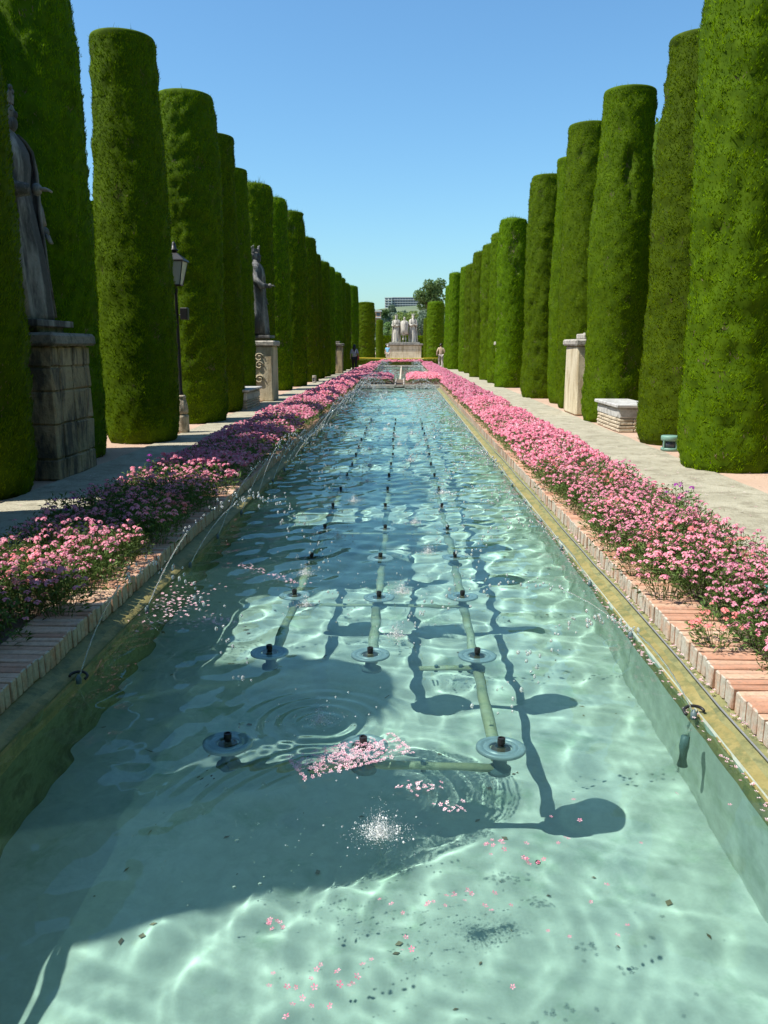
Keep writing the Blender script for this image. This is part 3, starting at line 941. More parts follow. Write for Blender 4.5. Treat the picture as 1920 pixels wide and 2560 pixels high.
def mass_bed(name, x0, x1, y0, y1, dens, leafdens, hmax, seed, fm, label, zb=0.03, edge=0.10, big=1.0):
    """the far run of a bed, too many heads to tell apart"""
    g = np.random.default_rng(seed)
    A = (x1 - x0) * (y1 - y0)
    root = empty(name, (0, 0, 0), label=label, cat='flower bed', kind='stuff')
    # heads: five kites each on a dome
    n = int(A * dens)
    X = g.uniform(x0, x1, n); Y = g.uniform(y0, y1, n)
    u = np.minimum(X - x0, x1 - X)
    hump = 0.62 + 0.38 * np.clip(u / (edge * 2), 0, 1)
    lump = 0.12 * np.sin(X * 9 + Y * 3.1) * np.sin(Y * 5.3 - X * 4) + 0.1 * np.sin(Y * 1.7)
    Z = zb + hmax * (hump + lump) * g.uniform(0.72, 1.05, n)
    r = g.uniform(0.020, 0.030, n) * big
    P = np.stack([X, Y, Z], -1)
    tl = g.normal(0, 0.30, (n, 2))
    d = np.stack([tl[:, 0], tl[:, 1] - 0.1, np.ones(n)], -1); d /= np.linalg.norm(d, axis=1)[:, None]
    uu = np.cross(d, [1, 0, 0.001]); uu /= np.linalg.norm(uu, axis=1)[:, None]
    vv = np.cross(d, uu)
    co = []
    K = 6
    a0 = g.uniform(0, 6.28, n)
    for k in range(K):
        a = a0 + k * 2 * math.pi / K + g.uniform(-.2, .2, n)
        e = uu * np.cos(a)[:, None] + vv * np.sin(a)[:, None]
        nn = -uu * np.sin(a)[:, None] + vv * np.cos(a)[:, None]
        rr = r[:, None] * g.uniform(0.85, 1.2, n)[:, None]
        co.append(np.stack([P + d * rr * 0.55, P + e * rr * 0.6 - nn * rr * 0.5 + d * rr * .35, P + e * rr - d * rr * 0.25, P + e * rr * 0.6 + nn * rr * 0.5 + d * rr * .35], 1))
    co = np.concatenate(co, 0).reshape(-1, 3)
    me = mesh_np('blossoms', co, [np.arange(len(co)).reshape(-1, 4)], fm)
    tag(link(bpy.data.objects.new('blossoms', me), root), kind='stuff')
    n = int(A * leafdens)
    X = g.uniform(x0 - 0.02, x1 + 0.02, n); Y = g.uniform(y0, y1, n)
    u = np.minimum(X - x0, x1 - X)
    hump = 0.55 + 0.45 * np.clip(u / (edge * 2), 0, 1)
    Z = zb + hmax * 0.92 * hump * g.uniform(0.05, 1.0, n) ** 0.8
    P = np.stack([X, Y, Z], -1)
    d = np.stack([g.normal(0, 1, n), g.normal(0, 1, n), g.uniform(0.1, 1.5, n)], -1); d /= np.linalg.norm(d, axis=1)[:, None]
    s = np.cross(d, g.normal(0, 1, (n, 3))); s /= np.linalg.norm(s, axis=1)[:, None]
    L = g.uniform(0.035, 0.07, n)[:, None] * big; W = g.uniform(0.009, 0.016, n)[:, None] * big
    co = np.stack([P, P + d * L * .5 + s * W / 2, P + d * L, P + d * L * .5 - s * W / 2], 1).reshape(-1, 3)
    me = mesh_np('foliage', co, [np.arange(len(co)).reshape(-1, 4)], M['verb'])
    tag(link(bpy.data.objects.new('foliage', me), root), kind='stuff')
    return root
mass_bed('right_flower_bed', BEDR[0] - 0.25, BEDR[1] - 0.02, NEAR_END, 20, 420, 1500, 0.30, 31, M['pink'], 'long band of pink flowers beside right path')
mass_bed('right_flower_bed', BEDR[0] - 0.25, BEDR[1] - 0.02, 20, 68.2, 210, 420, 0.30, 32, M['pink'], 'distant pink flowers along right side of both pools', big=1.45)
mass_bed('left_flower_bed', BEDL[0] + 0.03, BEDL[1] + 0.26, NEAR_END - 0.8, 20, 330, 1600, 0.31, 33, M['pink'], 'long band of pink flowers beside left path, partly shaded')
mass_bed('left_flower_bed', BEDL[0] + 0.03, BEDL[1] + 0.26, 20, 68.2, 190, 420, 0.31, 34, M['pink'], 'distant pink flowers along left side of both pools', big=1.45)
mass_bed('cross_flower_bed', PX0 - BRL + .05, -0.42, PY1 + 0.3, FAR0 - 0.3, 210, 420, 0.30, 35, M['pink'], 'pink flowers left of the channel between the pools', 0.06, big=1.4)
mass_bed('cross_flower_bed', 0.14, PX1 + BRL - .05, PY1 + 0.3, FAR0 - 0.3, 210, 420, 0.30, 36, M['pink'], 'pink flowers right of the channel between the pools', 0.06, big=1.4)
mass_bed('end_flower_bed', PX0 - BRL, PX1 + BRL, FAR1 + 0.3, 68.5, 220, 420, 0.40, 37, M['pink'], 'pink flowers at far end of the second pool', 0.06, big=1.7)

# ================================================================== MASONRY THINGS
def course_blocks(parent, x0, x1, y0, y1, z0, z1, mat, g, lx=0.45, gap=0.006, proud=0.008):
    """one course of separate stones round a core"""
    d = min(0.2, (x1 - x0) * 0.4)
    def run(a0, a1, alongx, fixed0, fixed1):
        n = max(1, int(round((a1 - a0) / lx)))
        cuts = [a0] + sorted(a0 + (a1 - a0) * (i + g.uniform(-.22, .22)) / n for i in range(1, n)) + [a1]
        for a, b in zip(cuts, cuts[1:]):
            p = g.uniform(0, proud)
            if alongx:
                c = ((a + b) / 2, (fixed0 + fixed1) / 2, (z0 + z1) / 2); dm = (b - a - gap, abs(fixed1 - fixed0) + p, z1 - z0 - gap)
            else:
                c = ((fixed0 + fixed1) / 2, (a + b) / 2, (z0 + z1) / 2); dm = (abs(fixed1 - fixed0) + p, b - a - gap, z1 - z0 - gap)
            v, f = box(c, dm, min(0.018, (z1 - z0) * 0.2), 0, min(0.009, (z1 - z0) * .06))
            MB().add(v, f).build('stone', mat, parent)
    run(x0, x1, True, y0, y0 + d)
    run(x0, x1, True, y1 - d, y1)
    run(y0 + d + gap, y1 - d - gap, False, x0, x0 + d)
    run(y0 + d + gap, y1 - d - gap, False, x1 - d, x1)

def pedestal(x, y, wx, wy, h, label, pale=False, carved=False, simple=False, seed=0, group='statue pedestals along the paths'):
    g = random.Random(seed)
    t = empty('stone_pedestal', (x, y, 0), label=label, cat='pedestal', group=group)
    ms, mc = (M['ashlar_pale'], M['cornice_pale']) if pale else (M['ashlar'], M['cornice'])
    x0, x1, y0, y1 = -wx / 2, wx / 2, -wy / 2, wy / 2
    v, f = box((0, 0, (h - .14) / 2), (wx - 0.06, wy - 0.06, h - 0.14)); MB().add(v, f).build('core', M['mortar'], t)
    if simple:
        v, f = box((0, 0, (h - .14) / 2), (wx, wy, h - 0.15), 0.03, 0, 0.01); MB().add(v, f).build('shaft', ms, t)
    else:
        z = 0.0
        hs = [g.uniform(0.22, 0.42) for _ in range(9)]
        zs = [0]
        for q in hs:
            if zs[-1] + q > h - 0.3: break
            zs.append(zs[-1] + q)
        zs.append(h - 0.15)
        for a, b in zip(zs, zs[1:]):
            course_blocks(t, x0, x1, y0, y1, a, b, ms, g, 0.42)
    v, f = box((0, 0, h - 0.075), (wx + 0.13, wy + 0.13, 0.145), 0.03, 0, 0.006)
    MB().add(v, f).build('cornice', mc, t)
    v, f = box((0, 0, h + 0.055), (wx * 0.62, wy * 0.62, 0.12), 0.02, 0, 0.004)
    MB().add(v, f).build('plinth', mc, t)
    if carved:
        for k, (zc, r) in enumerate(((1.22, 0.13), (1.0, 0.12), (0.62, 0.13))):
            for s in (-1, 1):
                mb = MB()
                pts = [(s * (0.10 + (r - i * 0.006) * math.cos(i * 0.55)), y0 - 0.012, zc + (r - i * 0.006) * math.sin(i * 0.55)) for i in range(16)]
                v, f = tube(pts, 0.018, 6); mb.add(v, f, 0, True)
                mb.build('scroll_carving', ms, t)
    return t

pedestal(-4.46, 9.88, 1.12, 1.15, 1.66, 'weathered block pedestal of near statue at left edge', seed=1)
pedestal(-4.1, 23.9, 0.95, 1.0, 1.68, 'sunlit carved stone pedestal of second statue on the left', carved=True, pale=True, simple=True, seed=2)  # paler stone used here, sunlight on the front put into its colour
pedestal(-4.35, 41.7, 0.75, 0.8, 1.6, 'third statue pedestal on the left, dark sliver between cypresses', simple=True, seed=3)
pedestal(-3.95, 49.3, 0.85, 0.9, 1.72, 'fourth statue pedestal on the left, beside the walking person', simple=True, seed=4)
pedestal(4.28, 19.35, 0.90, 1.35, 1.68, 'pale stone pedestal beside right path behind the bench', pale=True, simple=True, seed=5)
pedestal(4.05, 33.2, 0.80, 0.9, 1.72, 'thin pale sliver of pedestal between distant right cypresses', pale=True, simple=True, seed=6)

# ------------------------------------------------------------------ statues
def loft(rings, n=28):
    """rings: (z, rx, ry, cx, cy, fold amplitude, folds, phase)"""
    V, F = [], []
    for (z, rx, ry, cx, cy, fa, nf, ph) in rings:
        for i in range(n):
            a = 2 * math.pi * i / n
            k = 1 + fa * (abs(math.sin(nf * a / 2 + ph)) - 0.5) * 2
            V.append((cx + rx * k * math.cos(a), cy + ry * k * math.sin(a), z))
    for k in range(len(rings) - 1):
        for i in range(n):
            j = (i + 1) % n
            F.append((k * n + i, k * n + j, (k + 1) * n + j, (k + 1) * n + i))
    F.append(tuple(range(n))[::-1]); F.append(tuple((len(rings) - 1) * n + i for i in range(n)))
    return V, F

def statue(x, y, z, face, H, label, mat, style='robe', crown=True, group=None, arm=0, slim=1.0):
    """standing stone figure, local +Y is its front"""
    t = empty('stone_statue', (x, y, z), face, label=label, cat='statue', group=group)
    S = H / 1.06
    sc3 = lambda V: [(a * S * slim, b * S, c * S) for a, b, c in V]
    n = 44
    if style == 'robe':
        rings = [(0.0, .185, .15, 0, -.01, .10, 11, .2), (.03, .18, .148, 0, -.01, .12, 11, .2), (.18, .155, .13, 0, 0, .13, 11, .3), (.34, .14, .118, 0, 0, .12, 11, .4), (.48, .125, .10, 0, 0, .10, 11, .5),
                 (.57, .112, .088, 0, 0, .04, 11, .5), (.62, .118, .092, 0, 0, .05, 9, .5), (.70, .135, .10, 0, 0, .05, 9, .5), (.76, .15, .095, 0, -.005, .03, 7, .5), (.80, .14, .082, 0, -.01, .02, 7, .5), (.828, .09, .065, 0, -.01, .0, 7, 0), (.845, .05, .05, 0, -.005, 0, 1, 0), (.87, .045, .045, 0, 0, 0, 1, 0)]
    else:
        rings = [(.27, .135, .115, 0, 0, .14, 13, .2), (.29, .14, .118, 0, 0, .16, 13, .2), (.42, .128, .105, 0, 0, .14, 13, .3), (.56, .11, .088, 0, 0, .07, 13, .5), (.64, .12, .092, 0, 0, .05, 9, .5),
                 (.71, .138, .10, 0, 0, .05, 9, .5), (.76, .152, .095, 0, -.005, .03, 7, .5), (.80, .135, .08, 0, -.01, .02, 7, .5), (.828, .085, .065, 0, -.01, .0, 7, 0), (.845, .05, .05, 0, -.005, 0, 1, 0), (.87, .045, .045, 0, 0, 0, 1, 0)]
    v, f = loft(rings, n)
    MB().add(sc3(v), f, 0, True).build('robe', mat, t)
    if style != 'robe':
        for s in (-1, 1):
            v, f = tube([(s * .055, 0, .33), (s * .06, .01, .17), (s * .062, -.012, .10), (s * .065, 0, .03), (s * .07, .02, .0)], [.05, .038, .04, .026, .03], 9)
            mb = MB().add(sc3(v), f, 0, True)
            v, f = ellipsoid((s * .072, .045, .015), (.028, .065, .02)); mb.add(sc3(v), f, 0, True)
            mb.build('leg', mat, t)
    # mantle over the shoulders, open in front
    nn = 20
    V, F = [], []
    prof = [(.02, .205, .17), (.25, .18, .15), (.5, .165, .135), (.68, .17, .13), (.77, .168, .112), (.805, .14, .09), (.83, .08, .065)]
    if style != 'robe':
        prof = [(.32, .18, .15)] + prof[2:]
    for (zz, rx, ry) in prof:
        for i in range(nn + 1):
            a = R(60) + 0 - (R(300)) * i / nn + R(90) - R(60) * 0
            a = R(90) + R(42) + (R(360 - 84)) * i / nn
            k = 1 + 0.05 * math.sin(i * 1.9)
            V.append((rx * k * math.cos(a), ry * k * math.sin(a) - 0.01, zz))
    for k in range(len(prof) - 1):
        for i in range(nn):
            F.append((k * (nn + 1) + i, k * (nn + 1) + i + 1, (k + 1) * (nn + 1) + i + 1, (k + 1) * (nn + 1) + i))
    o = MB().add(sc3(V), F, 0, True).build('mantle', mat, t)
    md = o.modifiers.new('thick', 'SOLIDIFY'); md.thickness = 0.014 * S; md.offset = 1
    # head with face, hair and beard
    mb = MB()
    v, f = ellipsoid((0, .006, .915), (.047, .056, .066), 16, 12); mb.add(sc3(v), f, 0, True)
    v, f = ellipsoid((0, .062, .908), (.010, .014, .018), 8, 6); mb.add(sc3(v), f, 0, True)
    v, f = ellipsoid((0, .044, .872), (.03, .026, .036), 10, 8); mb.add(sc3(v), f, 0, True)
    for s in (-1, 1):
        v, f = ellipsoid((s * .018, .053, .925), (.011, .008, .006), 8, 6); mb.add(sc3(v), f, 0, True)
    mb.build('head', mat, t)
    mb = MB()
    v, f = ellipsoid((0, -.016, .925), (.055, .056, .06), 14, 10); mb.add(sc3(v), f, 0, True)
    v, f = ellipsoid((0, -.032, .872), (.05, .035, .055), 12, 8); mb.add(sc3(v), f, 0, True)
    mb.build('hair', mat, t)
    if crown:
        mb = MB()
        V, F = [], []
        nc = 20
        for (zz, rr) in ((.955, .056), (.985, .060)):
            for i in range(nc):
                a = 2 * math.pi * i / nc
                V.append((rr * math.cos(a), rr * 1.08 * math.sin(a) - .004, zz + (0.03 if (zz > .97 and i % 4 == 0) else (0.012 if zz > .97 and i % 4 == 2 else 0))))
        for i in range(nc):
            j = (i + 1) % nc
            F.append((i, j, nc + j, nc + i))
        mb.add(sc3(V), F)
        for i in range(0, nc, 4):
            a = 2 * math.pi * i / nc
            v, f = ellipsoid((.061 * math.cos(a), .066 * math.sin(a) - .004, 1.02), (.010, .010, .013), 6, 5); mb.add(sc3(v), f, 0, True)
        o = mb.build('crown_ring', mat, t)
        md = o.modifiers.new('thick', 'SOLIDIFY'); md.thickness = 0.008 * S
    for s in (-1, 1):
        if arm == 1 and s > 0:
            pts = [(s * .135, 0, .765), (s * .178, .02, .64), (s * .165, .10, .56), (s * .135, .16, .565)]
        elif arm == 2:
            pts = [(s * .135, 0, .765), (s * .175, .01, .63), (s * .12, .11, .60), (s * .04, .14, .63)]
        else:
            pts = [(s * .135, 0, .765), (s * .178, .0, .64), (s * .185, .04, .52), (s * .18, .07, .45)]
        v, f = tube(pts, [.045, .048, .042, .026], 10)
        mb = MB().add(sc3(v), f, 0, True)
        e = Vector(pts[-1]) + (Vector(pts[-1]) - Vector(pts[-2])).normalized() * .03
        v, f = ellipsoid(tuple(e), (.022, .026, .028), 8, 6); mb.add(sc3(v), f, 0, True)
        for q in range(4):
            d = (Vector(pts[-1]) - Vector(pts[-2])).normalized()
            b = e + Vector((-.015 + q * .010, .008, 0)) + d * .012
            v, f = tube([tuple(b), tuple(b + d * .022), tuple(b + d * .034 + Vector((0, .006, -.01)))], [.0075, .007, .005], 5); mb.add(sc3(v), f, 0, True)
        mb.build('arm', mat, t)
    v, f = box((0, 0, -0.012 * S), (.42 * S, .36 * S, 0.03 * S), 0.006); MB().add(v, f).build('base', mat, t)
    return t
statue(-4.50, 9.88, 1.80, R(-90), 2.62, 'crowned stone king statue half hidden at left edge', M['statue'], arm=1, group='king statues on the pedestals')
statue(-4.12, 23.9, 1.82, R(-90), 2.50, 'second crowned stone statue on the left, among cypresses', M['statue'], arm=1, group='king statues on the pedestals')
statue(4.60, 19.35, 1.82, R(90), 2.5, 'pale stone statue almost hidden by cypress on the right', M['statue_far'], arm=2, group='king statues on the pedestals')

# ------------------------------------------------------------------ benches
def bench(x0, x1, y0, y1, h, label, seed):
    g = random.Random(seed)
    t = empty('stone_bench', ((x0 + x1) / 2, (y0 + y1) / 2, 0), label=label, cat='bench', group='stone benches along the paths')
    hx, hy = (x1 - x0) / 2, (y1 - y0) / 2
    v, f = box((0, 0, (h - .08) / 2), (2 * hx - .06, 2 * hy - .06, h - .1)); MB().add(v, f).build('core', M['mortar'], t)
    z = 0.0
    for k, hh in enumerate((.062, .062, .062, .062)):
        i = g.uniform(-.008, .008)
        course_blocks(t, -hx + i, hx + i, -hy, hy, z, z + hh, M['benchstone'], g, 0.34, 0.010, 0.012)
        z += hh
    course_blocks(t, -hx - .004, hx + .004, -hy - .004, hy + .004, z, h - .07, M['benchtop'], g, 0.7, 0.006, 0.006)
    v, f = box((0, 0, h - .033), (2 * hx + .11, 2 * hy + .11, .062), 0.014, 0, 0.003)
    MB().add(v, f).build('seat_slab', M['benchtop'], t)
bench(3.86, 4.42, 15.0, 16.7, 0.50, 'low masonry bench with grey slab beside right path', 3)
bench(-4.35, -3.72, 19.95, 21.75, 0.51, 'low masonry bench with pale slab before the left carved pedestal', 4)

# ------------------------------------------------------------------ street lamp
def lamp(x, y):
    t = empty('street_lamp', (x, y, 0), label='black street lamp with square lantern on carved stone foot', cat='lamp')
    mb = MB()
    v, f = lathe([(.125, 0), (.128, .05), (.122, .27), (.126, .31), (.10, .33), (.095, .345)], 28); mb.add(v, f, 0, True)
    v, f = lathe([(.112, .345), (.118, .40), (.112, .47), (.09, .58), (.078, .61), (.086, .625), (.086, .65), (.070, .67)], 32, flute=8, fa=0.05); mb.add(v, f, 0, True)
    mb.build('stone_foot', M['benchstone'], t)
    mb = MB()
    v, f = lathe([(.05, .67), (.05, .70), (.036, .74), (.033, 1.6), (.027, 2.4), (.036, 2.44), (.036, 2.48), (.024, 2.52), (.05, 2.545)], 14); mb.add(v, f, 0, True)
    mb.build('post', M['iron'], t)
    b, tp, zb, zt = .10, .18, 2.55, 2.94
    ln = MB()
    for sx, sy in ((-1, -1), (1, -1), (1, 1), (-1, 1)):
        v, f = tube([(sx * b, sy * b, zb), (sx * tp, sy * tp, zt)], .008, 5); ln.add(v, f)
    for r_, z in ((b, zb), (tp, zt)):
        for (p, q) in (((-1, -1), (1, -1)), ((1, -1), (1, 1)), ((1, 1), (-1, 1)), ((-1, 1), (-1, -1))):
            v, f = tube([(p[0] * r_, p[1] * r_, z), (q[0] * r_, q[1] * r_, z)], .010, 5); ln.add(v, f)
    fr = ln.build('lantern_frame', M['iron'], t)
    for (p, q) in (((-1, -1), (1, -1)), ((1, -1), (1, 1)), ((1, 1), (-1, 1)), ((-1, 1), (-1, -1))):
        k = .985
        V = [(p[0] * b * k, p[1] * b * k, zb + .008), (q[0] * b * k, q[1] * b * k, zb + .008), (q[0] * tp * k, q[1] * tp * k, zt - .008), (p[0] * tp * k, p[1] * tp * k, zt - .008)]
        MB().add(V, [(0, 1, 2, 3)]).build('pane', M['lampglass'], fr)
    rf = MB()
    V = [(sx * r_, sy * r_, z) for r_, z in ((.205, 2.945), (.20, 2.965), (.06, 3.08)) for sx, sy in ((-1, -1), (1, -1), (1, 1), (-1, 1))]
    F = [(3, 2, 1, 0)] + [(k * 4 + i, k * 4 + (i + 1) % 4, k * 4 + 4 + (i + 1) % 4, k * 4 + 4 + i) for k in range(2) for i in range(4)] + [(8, 9, 10, 11)]
    rf.add(V, F)
    v, f = lathe([(.058, 3.075), (.058, 3.11), (.075, 3.115), (.075, 3.14), (.045, 3.15), (.034, 3.23), (.014, 3.27)], 12); rf.add(v, f, 0, True)
    rf.build('lantern_roof', M['iron'], t)
    mb = MB()
    v, f = box((.14, -.02, 2.07), (.13, .15, .20), .012); mb.add(v, f)
    v, f = tube([(0, 0, 2.05), (.09, -.01, 2.05)], .012, 6); mb.add(v, f)
    mb.build('loudspeaker_box', M['iron'], t)
    v, f = tube([(-.045, .01, .68), (-.043, .01, 2.1)], .009, 6)
    MB().add(v, f).build('cable_conduit', M['grey_metal'], t)
lamp(-3.93, 14.75)

def bollard(x, y, r, h, label, mat):
    t = empty('bollard_light', (x, y, 0), label=label, cat='light')
    v, f = lathe([(r, 0), (r, h * .16), (r * .96, h * .2)], 28); MB().add(v, f, 0, True).build('base', mat, t)
    v, f = lathe([(r * .82, h * .19), (r * .82, h * .70)], 24); MB().add(v, f, 0, True).build('lens', M['window'], t)
    for k in range(4):
        a = k * PI / 2 + .5
        v, f = box((r * .9 * math.cos(a), r * .9 * math.sin(a), h * .44), (.03, .02, h * .52), 0.003, a); MB().add(v, f).build('strut', mat, t)
    v, f = lathe([(r * .95, h * .68), (r * 1.02, h * .71), (r * 1.02, h * .95), (r * .98, h), (r * .4, h * 1.01)], 28); MB().add(v, f, 0, True).build('cap', mat, t)
bollard(3.95, 12.35, 0.132, 0.22, 'low round green ground light beside right path', M['green_metal'])
bollard(-3.78, 35.8, 0.085, 0.32, 'small pale topped bollard light on left path edge', M['cornice_pale'])
bollard(2.02, 4.50, 0.05, 0.2, 'teal spotlight half hidden in flowers at right edge', M['teal_plastic'])

# ================================================================== FOUNTAIN FITTINGS
COLX = (-0.71, -0.16, 0.40)
ROWS = [3.16 + 1.03 * k for k in range(16)]
ring_prof = [(.046, 0), (.046, .014), (.052, .018), (.064, .018), (.068, .012), (.074, .012), (.079, .020), (.096, .020), (.102, .014), (.102, -.004), (.094, -.012), (.05, -.012)]
v, f = lathe(ring_prof, 36, cap=False); disc_me = MB().add(v, f, 0, True).mesh('float_ring', M['disc'])
mb = MB(); v, f = lathe([(.04, -.01), (.04, .004), (.030, .010), (.028, .022), (.022, .026)], 20); mb.add(v, f, 0, True); boss_me = mb.mesh('boss', M['brass'])
mb = MB(); v, f = lathe([(.013, .02), (.013, .038), (.016, .040), (.016, .063), (.011, .064), (.011, .058)], 14); mb.add(v, f); noz_me = mb.mesh('spout', M['black'])
mb = MB(); v, f = lathe([(.05, -.21), (.05, -.17), (.03, -.15), (.026, -.06), (.04, -.04), (.04, -.012)], 16); mb.add(v, f, 0, True); riser_me = mb.mesh('riser', M['hub'])
disc_lo = MB().add(*lathe([(.046, .012), (.072, .016), (.10, .016), (.10, -.01)], 20, cap=False), 0, True).mesh('float_ring', M['disc'])
SIDE = ('left', 'middle', 'right')
TENS = {2: 'twenty', 3: 'thirty', 4: 'forty', 5: 'fifty'}
def ORDW(k):
    n = k + 1
    if n <= 17: return ORD[n - 1]
    if n < 20: return ('eighteenth', 'nineteenth')[n - 18]
    if n % 10 == 0: return TENS[n // 10][:-1] + 'ieth'
    return TENS[n // 10] + '-' + ORD[n % 10 - 1]
for k, y in enumerate(ROWS):
    for c, x in enumerate(COLX):
        jx, jy = rnd.uniform(-.015, .015), rnd.uniform(-.02, .02)
        t = empty('fountain_nozzle', (x + jx, y + jy, WZ - 0.030), rnd.uniform(0, 6),
                  label='fountain nozzle with round float in %s column, %s row from camera' % (SIDE[c], ORDW(k)), cat='nozzle', group='fountain nozzles in the pool')
        t.rotation_euler = (rnd.uniform(-.03, .03), rnd.uniform(-.03, .03), 0)
        for nm, me in (('float_ring', disc_me if k < 8 else disc_lo), ('boss', boss_me), ('spout', noz_me), ('riser', riser_me)):
            if k >= 14 and nm in ('boss', 'riser'):
                continue
            receiver(link(bpy.data.objects.new(nm, me), t))
for c, x in enumerate(COLX):
    t = empty('supply_pipe', (x, ROWS[0], WZ - .21), label='stained pipe under water along %s nozzle column' % SIDE[c], cat='pipe', group='pipes under the water')
    for k in range(15):
        if c < 2 and k == 0:
            continue
        y0 = k * 1.03 + .06
        v, f = tube([(rnd.uniform(-.006, .006), y0, 0), (0, y0 + .45, -.004), (rnd.uniform(-.006, .006), y0 + .91, 0)], .028, 12)
        receiver(MB().add(v, f, 0, True).build('pipe_length', M['pvc'], t))
for k in (0, 1, 2, 4, 6, 8):
    x0, x1 = (COLX[0], COLX[2]) if k != 1 else (COLX[1] + .25, COLX[2])
    t = empty('cross_pipe', (0, ROWS[k] - .02, WZ - .20), label='cross pipe under water joining nozzles of the %s row' % ORDW(k), cat='pipe', group='pipes under the water')
    v, f = tube([(x0, 0, 0), ((x0 + x1) / 2, .02, -.006), (x1, 0, 0)], .026, 10)
    receiver(MB().add(v, f, 0, True).build('pipe_length', M['pvc'], t))
    for q in (0.3, 0.72):
        xx = x0 + (x1 - x0) * q
        v, f = tube([(xx, .005, -.05), (xx, .005, .045)], .012, 6)
        receiver(MB().add(v, f).build('clamp', M['hub'], t))

# thin feed pipes lying on the ledges
for s, x in ((1, PX1 - .045),):
    pts = [(x + rnd.uniform(-.008, .008), y, COP_B + 0.012 - .004 * math.sin(y)) for y in np.arange(1.0, 26, 0.6)]
    v, f = tube(pts, .0042, 6)
    tag(MB().add(v, f, 0, True).build('feed_pipe', M['grey_metal']), 'thin grey feed pipe lying on the %s pool ledge' % ('right' if s > 0 else 'left'), 'pipe', 'feed pipes on ledges')

# ------------------------------------------------------------------ jets
ICO = None
def ico():
    global ICO
    if ICO is None:
        p = (1 + 5 ** .5) / 2
        V = [Vector(q).normalized() for q in ((-1, p, 0), (1, p, 0), (-1, -p, 0), (1, -p, 0), (0, -1, p), (0, 1, p), (0, -1, -p), (0, 1, -p), (p, 0, -1), (p, 0, 1), (-p, 0, -1), (-p, 0, 1))]
        F = [(0, 11, 5), (0, 5, 1), (0, 1, 7), (0, 7, 10), (0, 10, 11), (1, 5, 9), (5, 11, 4), (11, 10, 2), (10, 7, 6), (7, 1, 8), (3, 9, 4), (3, 4, 2), (3, 2, 6), (3, 6, 8), (3, 8, 9), (4, 9, 5), (2, 4, 11), (6, 2, 10), (8, 6, 7), (9, 8, 1)]
        # one subdivision
        V2 = list(V); F2 = []; mid = {}
        def m_(a, b):
            k = (min(a, b), max(a, b))
            if k not in mid:
                mid[k] = len(V2); V2.append(((V[a] + V[b]) / 2).normalized())
            return mid[k]
        for a, b, c in F:
            x_, y_, z_ = m_(a, b), m_(b, c), m_(c, a)
            F2 += [(a, x_, z_), (b, y_, x_), (c, z_, y_), (x_, y_, z_)]
        ICO = ((np.array([tuple(q) for q in V]), np.array(F)), (np.array([tuple(q) for q in V2]), np.array(F2)))
    return ICO

def drops_mesh(name, P, Rr, mat, hi=False, stretch=None):
    V, F = ico()[1 if hi else 0]
    P = np.asarray(P, dtype=float).reshape(-1, 3); Rr = np.asarray(Rr, dtype=float)
    S = np.ones((len(P), 3)) if stretch is None else np.asarray(stretch)
    co = P[:, None, :] + V[None] * Rr[:, None, None] * S[:, None, :]
    f = F[None] + (np.arange(len(P)) * len(V))[:, None, None]
    return mesh_np(name, co.reshape(-1, 3), [f.reshape(-1, 3)], mat, smooth=True)

noz_ring = MB()
v, f = tube([(.05 * math.cos(a), .05 * math.sin(a) * .6, .012 + .012 * math.sin(a)) for a in np.linspace(-0.3, 3.5, 12)], .007, 6); noz_ring.add(v, f, 0, True)
nr_me = noz_ring.mesh('clip_ring', M['black'])
mb = MB(); v, f = lathe([(.014, -.03), (.014, .006), (.009, .010), (.005, .02)], 12); mb.add(v, f, 0, True); jn_me = mb.mesh('tip', M['hub'])

JETN = {-1: 0, 1: 0}
def jet(side, y, peak, reach, hi, drift):
    x0 = (WX0 + .03) if side < 0 else (WX1 - .03)
    lab = '%s thin arching water jet from camera along the %s pool edge' % (ORDW(JETN[side]), 'left' if side < 0 else 'right')
    JETN[side] += 1
    t = empty('water_jet', (x0, y, WZ + 0.02), label=lab, cat='water jet', group='water jets along the %s pool edge' % ('left' if side < 0 else 'right'))
    d = -side
    pos = lambda u: (d * reach * u, drift * u, 4 * peak * u * (1 - u) - 0.02 * u)
    br = rnd.uniform(0.20, 0.34)
    n = 22 if hi else 10
    pts = [pos(u) for u in np.linspace(0.0, br, n)]
    pts = [(p[0], p[1] + rnd.uniform(-.002, .002), p[2] + rnd.uniform(-.002, .002)) for p in pts]
    rad = [(.0028 + .0014 * abs(math.sin(k * 1.7 + y))) * (1 if hi else 1.3) for k in range(n)]
    v, f = tube(pts, rad, 7 if hi else 5)
    MB().add(v, f, 0, True).build('stream', M['drop'], t)
    P, Q = [], []
    u = br
    while u < 1.0:
        p = pos(u)
        j = 0.010 + 0.05 * max(0, u - br)
        P.append((p[0] + rnd.gauss(0, j), p[1] + rnd.gauss(0, j), max(0.0, p[2] + rnd.gauss(0, j))))
        Q.append(rnd.uniform(.0032, .0085) * (1 if hi else 1.5))
        u += rnd.uniform(0.005, 0.020)
    o = bpy.data.objects.new('droplets', drops_mesh('droplets', P, Q, M['drop'], hi, np.stack([np.ones(len(P)), np.ones(len(P)), rng.uniform(0.9, 1.8, len(P))], -1)))
    tag(link(o, t), kind='stuff')
    link(bpy.data.objects.new('tip', jn_me), t)
    if hi and y < 3.9:
        r_ = bpy.data.objects.new('clip_ring', nr_me); r_.rotation_euler = (0, 0, 0.4 * side); link(r_, t)
    return t
yl = 3.75
k = 0
while yl < 31.5:
    jet(-1, yl, rnd.uniform(.48, .74), rnd.uniform(.75, 1.25), yl < 9, rnd.uniform(-.05, .12))
    yl += rnd.uniform(.85, 1.1) if yl < 16 else rnd.uniform(0.7, 1.0)
